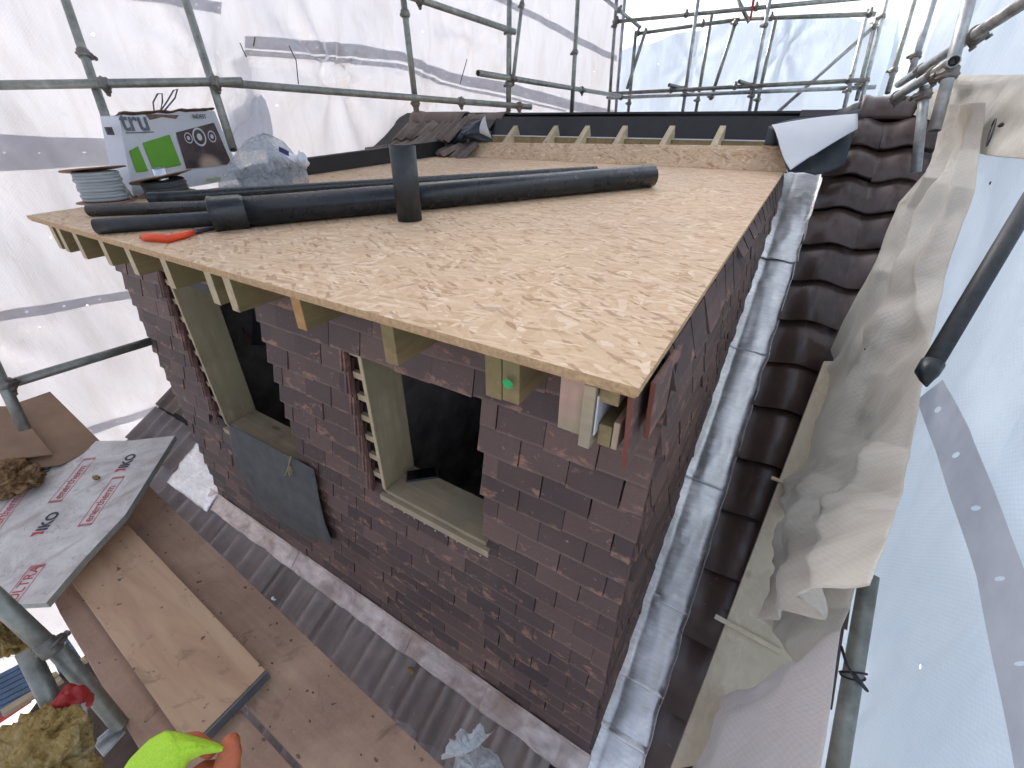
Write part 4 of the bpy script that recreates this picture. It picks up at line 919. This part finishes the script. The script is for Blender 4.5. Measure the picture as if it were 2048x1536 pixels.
tube(FA(1293, 56, 6.5), FA(1254, 178, 6.6), 'leaning brace in the far left corner behind the rail', ())
tube(FA(1473, 38, 6.5), FA(1421, 200, 6.4), 'leaning brace on the far sheet between the two tall uprights', (.05, .96))
tube(FA(1756, 46, 6.7), FA(1540, 238, 6.8), 'long diagonal brace on the right half of the far sheet', (.03,), mat='galvanised_pale')
tube(FA(1226, 44, 6.4), FA(1760, -8, 6.3), 'highest rail across the far end, above the open gap', (.02, .33, .60))
tube(FA(1270, 68, 6.6), FA(1500, 36, 6.6), 'left half of the rail along the top of the far sheet', (.03, .62))
tube(FA(1480, 38, 6.55), FA(1752, 28, 6.5), 'right half of the rail along the top of the far sheet', (.25, .96))
tube(FA(1208, -4, 6.2), FA(1282, 56, 6.5), 'short sloping brace at the top of the far left corner', (.4,), mat='galvanised_pale')
tube(FA(1470, -12, 6.5), FA(1498, 44, 6.5), 'short leaning tube under the highest rail at the far end', ())
tube(FA(1213, 188, 6.2), FA(1730, 160, 6.2), 'rusty upper rail low on the far sheet', (.02, .30, .56, .95), mat='coupler_steel')
tube(FA(1217, 196, 6.4), FA(1752, 174, 6.35), 'pale lower rail low on the far sheet', (.06, .96), mat='galvanised_pale')
tube(FA(1338, 170, 6.1), FA(1388, 182, 6.6), 'short stub tube poking out over the low rails, left one', (.6,))
tube(FA(1478, 163, 6.1), FA(1520, 176, 6.6), 'short stub tube poking out over the low rails, right one', (.6,))
mb = MB(); mb.slab([FA(1506, -10, 6.2), FA(1512, -10, 6.2), FA(1503, 38, 6.2), FA(1499, 38, 6.2)], .004); tag(mb.build('strap', 'red_plastic'), 'thin red strap hanging from the highest far rail', 'strap')
# near right
tube(*Z2((2110, -36, 1.45), (1798, 168, 3.1)), 'thick diagonal tube sloping down from the top right corner', (.33, .74), mat='galvanised_pale')
tube(*Z2((1908, 122, 1.9), (1785, 198, 2.95)), 'short tube with an open black end under the thick diagonal tube', (.22, .9), mat='galvanised_pale')
tube(*Z2((1952, -50, 1.9), (1868, 262, 2.0)), 'pale upright at top right behind the thick diagonal tube', (.62,), mat='galvanised_pale')
tube(*Z2((1850, 172, 2.4), (1832, 345, 2.5)), 'short pale post standing at the right end of the ridge', (.1,), mat='galvanised_pale')
t_ = tube(*Z2((2120, 300, 1.38), (1862, 732, 1.26)), 'dark tube with a black taped end jutting in at the right edge', (), mat='black_plastic_dusty')
a = at(1866, 726, 1.262); b = at(1853, 747, 1.257); c = at(1853, 774, 1.253); mb = MB(); mb.tube([a, b, b.lerp(c, .5), c], [.0285, .0275, .016, .002], 14); mb.build('taped_end', 'tape_black', t_)
t_ = tube(*Z2((1739, 1150, 1.30), (1664, 1600, 1.12)), 'near upright tube at bottom right tied with a black cable tie', ())
d = (at(1690, 1370, .73)-CAM); 
mb = MB(); c = at(1705, 1352, 1.215); ax = (at(1739, 1150, 1.30)-at(1664, 1600, 1.12)).normalized(); e1 = ax.orthogonal().normalized(); e2 = ax.cross(e1)
for k in range(2): mb.tube([c+ax*(.008*k+.012*math.sin(q*math.pi/10+k))+(e1*math.cos(q*math.pi/10)+e2*math.sin(q*math.pi/10))*(.0272+.002*k) for q in range(21)], .0028, 6)
mb.tube([at(1682, 1292, 1.20), at(1694, 1330, 1.17), at(1714, 1362, 1.17), at(1735, 1382, 1.17)], .004, 6); mb.tube([at(1706, 1345, 1.17), at(1733, 1380, 1.17)], .005, 6)
tag(mb.build('cable_tie', 'tie_black'), 'black cable tie knotted round the near upright at bottom right', 'cable tie')
tarp('sheeting', 'sheet_left', [(1.3, -2.7), (-5.3, -2.7)], -6, lambda s: .3, 'white sheeting low outside the platform, seen through the gap at bottom left', .08, 90, 60)
# ties on the left sheeting
for (pts, lab) in ((((578, 92), (592, 120), (597, 168)), 'thin black tie hanging down the left sheeting to the guard tube'), (((920, 168), (928, 140), (934, 118)), 'thin purple tie on the left sheeting above the ridge'), (((480, 86), (486, 100), (493, 114)), 'short black tie at the seam of the left sheeting'), (((510, 75), (507, 92)), 'tiny black tie just right of the sheet seam'), (((124, 202), (131, 212), (140, 217)), 'curl of dark tie left of the first upright')):
    mb = MB(); zz = 3.4 if pts[0][0] < 700 else 4.6; P_ = [at(a_, b_, zz) for a_, b_ in pts]; mb.tube(P_, .004, 6); tag(mb.build('sheet_tie', 'tie_black'), lab, 'tie')
# two seams of the left sheeting: a lapped edge hanging from the rail
sm = [(at(415, 0, 4.6), at(452, 0, 4.6)), (at(440, 60, 4.5), at(472, 60, 4.5)), (at(468, 120, 4.4), at(486, 120, 4.4)), (at(486, 165, 4.3), at(500, 165, 4.3)), (at(450, 200, 4.2), at(532, 200, 4.2)), (at(440, 240, 4.2), at(542, 250, 4.2)), (at(452, 300, 4.1), at(545, 300, 4.1))]
loft('sheet_overlap', 'sheet_left', sm, 24, 60, lambda a_, b_, p: Vector((1, 0, 0))*(.025*math.sin(a_*17+b_*3)*(.5+.5*b_)+.02*nz(p*6)), 'pinched overlap of white sheeting hanging from the guard tube right of the carton', 'sheeting', uvs=(.5, 1.5))

# ================================================================== PLANK BY THE VERGE
pk = [onroof(1648, 722, .12), onroof(1735, 722, .12), onroof(1600, 1290, .12), onroof(1392, 1402, .12)]
pk[2] = onroof(1575, 1500, .12); pk[3] = onroof(1340, 1540, .12)
a0, a1, a2, a3 = pk; 
mb = MB(); mb.slab([a3, a2, a1, a0], .038, RN); tag(mb.build('scaffold_plank', 'timber_plank', None, bevel=.003), 'long pale plank running down the roof edge under the cream sheet', 'plank')
for (pa, pb, w_, lab) in (((1430, 1232), (1562, 1304), .022, 'thin pale lath nailed across the lower part of the long pale plank'), ((1543, 954), (1600, 978), .016, 'thin pale lath across the upper part of the long pale plank')):
    p = onroof(*pa, .136); q = onroof(*pb, .136); s_ = (q-p).cross(RN).normalized()*w_
    mb = MB(); mb.slab([p-s_*.5, q-s_*.5, q+s_*.5, p+s_*.5] if (q-p).cross(s_).dot(RN) > 0 else [p+s_*.5, q+s_*.5, q-s_*.5, p-s_*.5], .014, RN); tag(mb.build('lath', 'timber_plank', None, bevel=.0015), lab, 'lath')

# ================================================================== PLATFORM IN THE FOREGROUND
def plank(quad, z, th, name, mat, label, cat, bev=.003):
    q = [onz(a_, b_, z) for a_, b_ in quad]; mb = MB()
    if (q[1]-q[0]).cross(q[2]-q[0]).z < 0: q = q[::-1]
    mb.slab(q, th, Vector((0, 0, 1))); return tag(mb.build(name, mat, None, bevel=bev), label, cat)
plank([(300, 960), (325, 985), (930, 1572), (640, 1572), (478, 1400), (150, 1040)], .74, .03, 'platform_board', 'shutter_ply', 'wide dusty brown board along the right side of the platform', 'board') if False else None
q = [onz(a_, b_, .74) for a_, b_ in ((255, 925), (312, 985), (960, 1604), (672, 1604), (470, 1388), (200, 1080))]
mb = MB(); mb.prism(q[::-1] if (q[1]-q[0]).cross(q[2]-q[0]).z < 0 else q, .035, Vector((0, 0, 1))); tag(mb.build('platform_board', 'shutter_ply', None, bevel=.003), 'wide dusty brown board forming the right side of the platform next to the roof', 'board')
q = [onz(a_, b_, .735) for a_, b_ in ((60, 1100), (190, 1080), (452, 1388), (648, 1604), (340, 1604), (119, 1226))]
mb = MB(); mb.prism(q[::-1] if (q[1]-q[0]).cross(q[2]-q[0]).z < 0 else q, .035, Vector((0, 0, 1))); tag(mb.build('platform_board', 'shutter_ply', None, bevel=.003), 'brown platform board left of the dark gap and under the loose board', 'board')
q = [onz(a_, b_, .792) for a_, b_ in ((140, 1160), (248, 1040), (531, 1339), (505, 1367), (398, 1474), (352, 1460))]
q[0] = q[0]+(q[0]-q[5])*.12; q[1] = q[1]+(q[1]-q[2])*.12
mb = MB(); mb.prism(q[::-1] if (q[1]-q[0]).cross(q[2]-q[0]).z < 0 else q, .042, Vector((0, 0, 1))); lb = tag(mb.build('loose_board', 'scaffold_board', None, bevel=.003), 'short loose scaffold board with a steel end band lying on the platform', 'board')
e0, e1 = onz(534, 1341, .794), onz(400, 1477, .794); dd = (e1-e0).normalized(); nn = Vector((0, 0, 1)).cross(dd); nn = nn if nn.dot(RT) > 0 else -nn
mb = MB(); mb.slab([e0, e1, e1+nn*.004, e0+nn*.004] if (e1-e0).cross(nn).z > 0 else [e0+nn*.004, e1+nn*.004, e1, e0], .044, Vector((0, 0, 1))); mb.build('end_band', 'edge_steel', lb)
for i in range(70):
    pass
deb = MB()
for i in range(110):
    u_ = random.uniform(280, 900); v_ = random.uniform(1000, 1536)
    if abs((v_-985)-(u_-315)*.96) > 330 or v_ < 985+(u_-315)*.96+12: continue
    c = onz(u_, v_, .7425); r_ = random.uniform(.0015, .005); deb.blob(c, (r_*random.uniform(1, 2.2), r_, r_*.6), i, .4, 3, 6, 4)
o = deb.build('board_debris', 'debris'); o['kind'] = 'stuff'; o['label'] = 'dark crumbs of debris scattered on the platform'; o['category'] = 'debris'

# foil faced insulation board with printed lettering
IN = Vector((.05, -.06, 1)).normalized(); IP = onz(200, 1050, .90)
def onins(u, v, h=0): return onp(u, v, IP+IN*h, IN)
iq = [onins(*p_) for p_ in ((-60, 893), (60, 892), (180, 882), (262, 881), (350, 871), (250, 1030), (170, 1115), (92, 1206), (20, 1210), (-60, 1190))]
ins = thing('insulation_board', IP, 'pale foil faced insulation board with red and black print lying on the brown boards', 'insulation board')
mb = MB(); mb.prism(iq[::-1] if (iq[1]-iq[0]).cross(iq[2]-iq[0]).z < 0 else iq, .032, IN, 0, 1)
mb.build('foam_core', ['foil_facing', 'foam_grey'], ins)
def irun(o_, d_, s, size, mat, h=.0015, sp=1.0):
    a_ = onins(*o_, h); b_ = onins(*d_, h); ux = b_-a_; uy = IN.cross(ux); return text_mesh('printed_word', s, size, a_, ux, uy, mat, ins, .0003, sp)
def frame(o_, d_, wpx):
    a_ = onins(*o_, .0012); b_ = onins(*d_, .0012); ux = (b_-a_).normalized(); uy = IN.cross(ux).normalized()*wpx; mb = MB(); t_ = .0028
    for (p, q_) in ((a_, b_), (a_+uy, b_+uy)): mb.poly([p, q_, q_+uy.normalized()*t_, p+uy.normalized()*t_])
    for p in (a_, b_):
        for k in range(4): mb.poly([p+ux*(.004*k*(1 if p == a_ else -1)), p+ux*(.004*k*(1 if p == a_ else -1)+.002), p+uy+ux*(.004*k*(1 if p == a_ else -1)+.002), p+uy+ux*(.004*k*(1 if p == a_ else -1))])
    mb.build('print_frame', 'print_red', ins)
    return (b_-a_).length
def row(iko, box0, box1, word='enertherm', hh=.055):
    L_ = frame(box0, box1, hh); a_ = onins(*box0, .0015); b_ = onins(*box1, .0015); ux = (b_-a_).normalized(); uy = IN.cross(ux).normalized()
    text_mesh('printed_word', word, hh*.98, a_+ux*L_*.07+uy*hh*.22, ux, uy, 'print_red', ins, .0003, .98)
    if iko:
        c_ = onins(*iko, .0015); text_mesh('printed_word', 'IKO', hh*1.15, c_, ux, uy, 'print_black', ins, .0004, bold=.0022)
        mb = MB(); mb.poly([c_-ux*.022, c_-ux*.004+uy*.004, c_-ux*.004+uy*.05, c_-ux*.03+uy*.048, c_-ux*.016+uy*.026]); mb.build('print_arrow', 'print_red', ins)
row((92, 1060), (122, 1003), (192, 915)); row((254, 935), (182, 1050), (250, 952)); row(None, (32, 1208), (92, 1128), 'ULTRA'); row((88, 955), (-10, 1072), (60, 975))
# bits of wool on it
def wool(name, mat, c, r, n_, seed, label, cat='mineral wool', spike=.5):
    mb = MB(); rs = random.Random(seed); c = Vector(c); m = max(r)
    def lump(p, q, sd, nu, nv):
        def fn(a, b):
            th = a*2*math.pi; ph = b*math.pi; d = Vector((math.cos(th)*math.sin(ph), math.sin(th)*math.sin(ph), -math.cos(ph)))
            e = d+Vector((sd*3.1, sd*1.7, sd*.9))
            k = 1+.55*noise.noise(e*1.9)+.30*(1-2*abs(noise.noise(e*3.7)))*.8+.13*(1-2*abs(noise.noise(e*9)))+.06*noise.noise(e*23)
            return Vector((p.x+d.x*q[0]*k, p.y+d.y*q[1]*k, p.z+d.z*q[2]*k))
        mb.grid(fn, nu, nv)
    big = m > .03; lump(c, r, seed, 110 if big else 24, 70 if big else 14)
    for i in range(n_//3):
        d = Vector((rs.gauss(0, 1), rs.gauss(0, 1), rs.gauss(0, .7))).normalized(); k = rs.uniform(.35, .6)
        lump(c+Vector((d.x*r[0], d.y*r[1], d.z*r[2]))*.75, (r[0]*k*rs.uniform(.7, 1.5), r[1]*k*rs.uniform(.7, 1.5), r[2]*k), seed+i+1, 60 if big else 20, 36 if big else 12)
    for i in range(160 if big else 20):                      # stray fibres
        d = Vector((rs.gauss(0, 1), rs.gauss(0, 1), rs.gauss(0, 1))).normalized(); p = c+Vector((d.x*r[0], d.y*r[1], d.z*r[2]))*rs.uniform(.8, 1.15); L_ = m*rs.uniform(.1, .3)
        e = (d+Vector((rs.gauss(0, .8), rs.gauss(0, .8), rs.gauss(0, .8)))).normalized(); f_ = (e+Vector((rs.gauss(0, .6), rs.gauss(0, .6), rs.gauss(0, .6)))).normalized()
        mb.tube([p, p+e*L_*.5, p+e*L_*.5+f_*L_*.5], [m*.009, m*.007, m*.003], 4, cap=False)
    return tag(mb.build(name, mat), label, cat)
c = onins(192, 955, .008); wool('wool_tuft', 'wool_yellow', c, (.016, .010, .008), 4, 5, 'tiny yellow tuft of wool on the printed insulation board')
c = onins(15, 955, .05); wool('wool_clump', 'wool_brown', c, (.10, .085, .055), 10, 11, 'brown clump of mineral wool on the left end of the insulation board')
c = at(62, 1550, 1.15); wool('wool_clump', 'wool_yellow', c, (.125, .09, .07), 18, 23, 'large ragged yellow clump of mineral wool at the bottom left corner')
c = at(-10, 1260, 1.35); wool('wool_clump', 'wool_yellow', c, (.05, .05, .09), 6, 31, 'small yellow wool clump beside the lower tubes at the left edge')
# brown paper sheets behind it
q = [onp(a_, b_, onz(100, 900, .98), Vector((.25, .1, 1))) for a_, b_ in ((-60, 838), (100, 783), (206, 888), (120, 930), (-60, 950))]
mb = MB(); mb.prism(q[::-1], .006, Vector((.25, .1, 1))); tag(mb.build('cardboard_sheet', 'card_kraft', None), 'large brown cardboard sheet standing out against the left sheeting', 'cardboard')
q = [onp(a_, b_, onz(60, 900, 1.02), Vector((.25, .1, 1))) for a_, b_ in ((-60, 815), (15, 812), (60, 852), (105, 908), (-60, 930))]
mb = MB(); mb.prism(q[::-1], .006, Vector((.25, .1, 1))); tag(mb.build('cardboard_sheet', 'card_kraft', None), 'smaller torn cardboard sheet lying over the left part of the larger one', 'cardboard')

# tubes, coupler and clutter at bottom left
t_ = tube(*Z2((-60, 1150, 1.22), (108, 1305, 1.30)), 'thick dark tube entering from the left edge below the insulation board', (.93,), cs=.8)
t_ = tube(*Z2((112, 1296, 1.36), (240, 1450, 1.50)), 'tube running down right from the coupler with a flattened end', ())
t_ = tube(*Z2((52, 1300, 1.30), (140, 1480, 1.28)), 'tube running down from the coupler into the yellow wool', ())
br = thing('metal_bracket', onz(225, 1475, .70), 'grey galvanised bracket beside the bottom left platform edge', 'bracket')
mb = MB(); q = [onz(a_, b_, .72) for a_, b_ in ((187, 1490), (235, 1448), (250, 1462), (205, 1512))]; mb.slab(q if (q[1]-q[0]).cross(q[2]-q[0]).z > 0 else q[::-1], .01, Vector((0, 0, 1))); mb.build('plate', 'galvanised_pale', br, bevel=.002)
mb = MB(); a = onz(187, 1490, .735); b = onz(235, 1448, .735); mb.tube([a, b], .009, 10); mb.build('rib', 'galvanised_pale', br)
c = at(142, 1405, 1.30); pkm = thing('crisp_packet', c, 'crumpled red and white packet caught below the coupler', 'packet')
mb = MB(); mb.blob(c, (.040, .045, .05), 4, .38, 1.8, 24, 16); mb.build('wrapper', 'red_plastic', pkm)
mb = MB(); mb.blob(c+RT*.018-UP*.028-FW*.02, (.032, .036, .033), 8, .38, 1.8, 24, 16); mb.build('torn_side', 'white_film', pkm)
# seen through the gap: lower lift and the yard
def gapslab(px, z, th, name, mat, lab, cat):
    q = [onz(a_, b_, z) for a_, b_ in px]; mb = MB(); mb.prism(q if (q[1]-q[0]).cross(q[2]-q[0]).z > 0 else q[::-1], th, Vector((0, 0, 1))); return tag(mb.build(name, mat), lab, cat)
gapslab([(40, 1450), (112, 1352), (185, 1300), (330, 1560), (90, 1560)], -.62, .05, 'lower_board', 'brick_dark', 'dark board of the lower lift seen through the gap', 'board')
gapslab([(0, 1420), (4, 1430), (66, 1392), (62, 1382)], -.5, .03, 'timber_batten', 'timber_pale', 'pale batten seen through the gap left of the tubes', 'batten')
gapslab([(88, 1352), (92, 1362), (116, 1350), (112, 1342)], -.5, .03, 'timber_batten', 'timber_pale', 'short pale batten seen between the two lower tubes', 'batten')
gapslab([(96, 1367), (100, 1376), (124, 1360), (119, 1352)], -.5, .03, 'timber_batten', 'timber_pale', 'short pale batten just below the one between the tubes', 'batten')
gapslab([(144, 1325), (150, 1334), (172, 1320), (168, 1313)], -.5, .03, 'timber_batten', 'timber_pale', 'pale batten seen right of the lower tubes against the board', 'batten')
for k, (px, lab) in enumerate(((((-30, 1362), (48, 1322), (78, 1385), (-30, 1440)), 'blue panel seen through the gap at the left edge'), (((95, 1300), (130, 1270), (165, 1320), (118, 1348)), 'blue panel seen through the gap between the tubes'))):
    q = [onz(a_, b_, -.58) for a_, b_ in px]; mb = MB(); q = q if (q[1]-q[0]).cross(q[2]-q[0]).z > 0 else q[::-1]
    for i in range(7): mb.slab([q[0].lerp(q[3], (i+.06)/7), q[1].lerp(q[2], (i+.06)/7), q[1].lerp(q[2], (i+.92)/7), q[0].lerp(q[3], (i+.92)/7)], .03, Vector((0, 0, 1)))
    tag(mb.build('blue_panel', 'blue_panel'), lab, 'panel')
gapslab([(-60, 1480), (60, 1400), (40, 1380), (-60, 1430)], -1.2, .03, 'red_barrier', 'red_plastic', 'strip of red plastic seen below the pale batten', 'barrier')

# ------------------------------------------------------------------ work glove at the bottom edge
gl = thing('work_glove', at(360, 1536, 1.0), 'neon yellow and orange work glove at the bottom picture edge', 'glove')
def skin_chain(pts, name, mat, parent):
    mb = MB(); P_ = [Vector(p) for p, r_ in pts]; R_ = [r_ for p, r_ in pts]
    path = []; rad = []
    for i in range(len(P_)-1):
        for k in range(6):
            f = k/6; path.append(P_[i].lerp(P_[i+1], f)); rad.append(R_[i]*(1-f)+R_[i+1]*f)
    path.append(P_[-1]); rad.append(R_[-1])
    e = (path[-1]-path[-2]).normalized()
    for a_, k in ((.5, .87), (.8, .6), (.97, .25)): path.append(P_[-1]+e*R_[-1]*a_); rad.append(R_[-1]*k)
    mb.tube(path, rad, 18); return mb.build(name, mat, parent)
Zg = .98
def curve(pts, a_):
    x = a_*(len(pts)-1); k = min(int(x), len(pts)-2); f = x-k; return (pts[k][0]*(1-f)+pts[k+1][0]*f, pts[k][1]*(1-f)+pts[k+1][1]*f)
gt = [(225, 1575), (262, 1518), (300, 1480), (330, 1464), (352, 1466), (392, 1476), (425, 1486), (447, 1495)]; gb = [(300, 1700), (320, 1650), (340, 1610), (352, 1570), (362, 1545), (378, 1520), (405, 1506), (444, 1501)]
mb = MB()
def gf(a_, b_):
    p = curve(gt, a_); q = curve(gb, a_); u_ = p[0]*(1-b_)+q[0]*b_; v_ = p[1]*(1-b_)+q[1]*b_
    dz = -.055*math.sin(math.pi*min(1, b_*1.0))**.7*math.sin(math.pi*(a_*.8+.1))-.006*nz((a_*7, b_*6, 1))-.004*abs(nz((a_*16-b_*6, b_*5, 3)))
    return at(u_, v_, Zg+dz)
mb.grid(gf, 60, 40); mb.build('glove_back', 'hi_vis', gl, solid=.006)
def lumpy(o):
    for v in o.data.vertices: v.co += Vector((nz(v.co*24), nz(v.co*24, 1, 2), nz(v.co*24, 1, 4)))*.005
lumpy(skin_chain([(at(395, 1640, Zg+.01), .034), (at(448, 1560, Zg), .030), (at(460, 1505, Zg), .0245), (at(462, 1488, Zg), .021)], 'glove_thumb', 'glove_orange', gl))
lumpy(skin_chain([(at(345, 1620, Zg+.02), .045), (at(410, 1568, Zg+.02), .047), (at(440, 1575, Zg+.02), .040)], 'glove_palm', 'glove_orange', gl))
lumpy(skin_chain([(at(338, 1482, Zg+.035), .016), (at(385, 1484, Zg+.035), .018), (at(420, 1500, Zg+.035), .016)], 'glove_finger', 'glove_orange', gl))

# ------------------------------------------------------------------ clear bag tied up at the bottom centre
cb = thing('clear_bag', onroof(935, 1540, .1), 'small knotted clear plastic bag lying on the roof at the bottom centre', 'bag')
c = at(955, 1560, 1.72)
mb = MB(); 
def cbf(a_, b_):
    th = a_*2*math.pi; ph = b_*math.pi; d = Vector((math.cos(th)*math.sin(ph), math.sin(th)*math.sin(ph), -math.cos(ph)))
    return c+Vector((d.x*.11, d.y*.10, d.z*.10))*(1+.18*nz(d*3)+.04*math.sin(th*12)*max(0, d.z))
mb.grid(cbf, 60, 36); mb.build('bag_body', 'bag_white', cb)
kn = at(945, 1500, 1.66)
for j, (uu, vv, sp_) in enumerate(((890, 1500, .07), (935, 1462, .07), (968, 1458, .065), (915, 1480, .05))):
    tip = at(uu, vv, 1.62); mb = MB(); d = tip-kn; s_ = d.cross(FW).normalized()
    mb.grid(lambda a_, b_: kn+d*b_*(1+.15*nz((a_*6, j, 0)))+s_*(a_-.5)*sp_*1.3*b_**.7+FW*(.018*math.sin(a_*9+j)*b_), 20, 12); mb.build('bag_ear', 'bag_white', cb)
# glass sliver / scrap on the front tiles
for (u_, v_, lab) in ((548, 1196, 'small shiny scrap lying on the grey tiles beside the platform'), (822, 1340, 'small scrap of yellow fluff under the lead apron')):
    c = onroof(u_, v_, .07); mb = MB(); mb.blob(c, (.022, .014, .006), int(u_), .4, 3, 14, 8); tag(mb.build('scrap', 'foil_silver' if u_ < 600 else 'wool_yellow'), lab, 'scrap')

for o in bpy.data.objects:
    if '_org' in o.keys(): del o['_org']
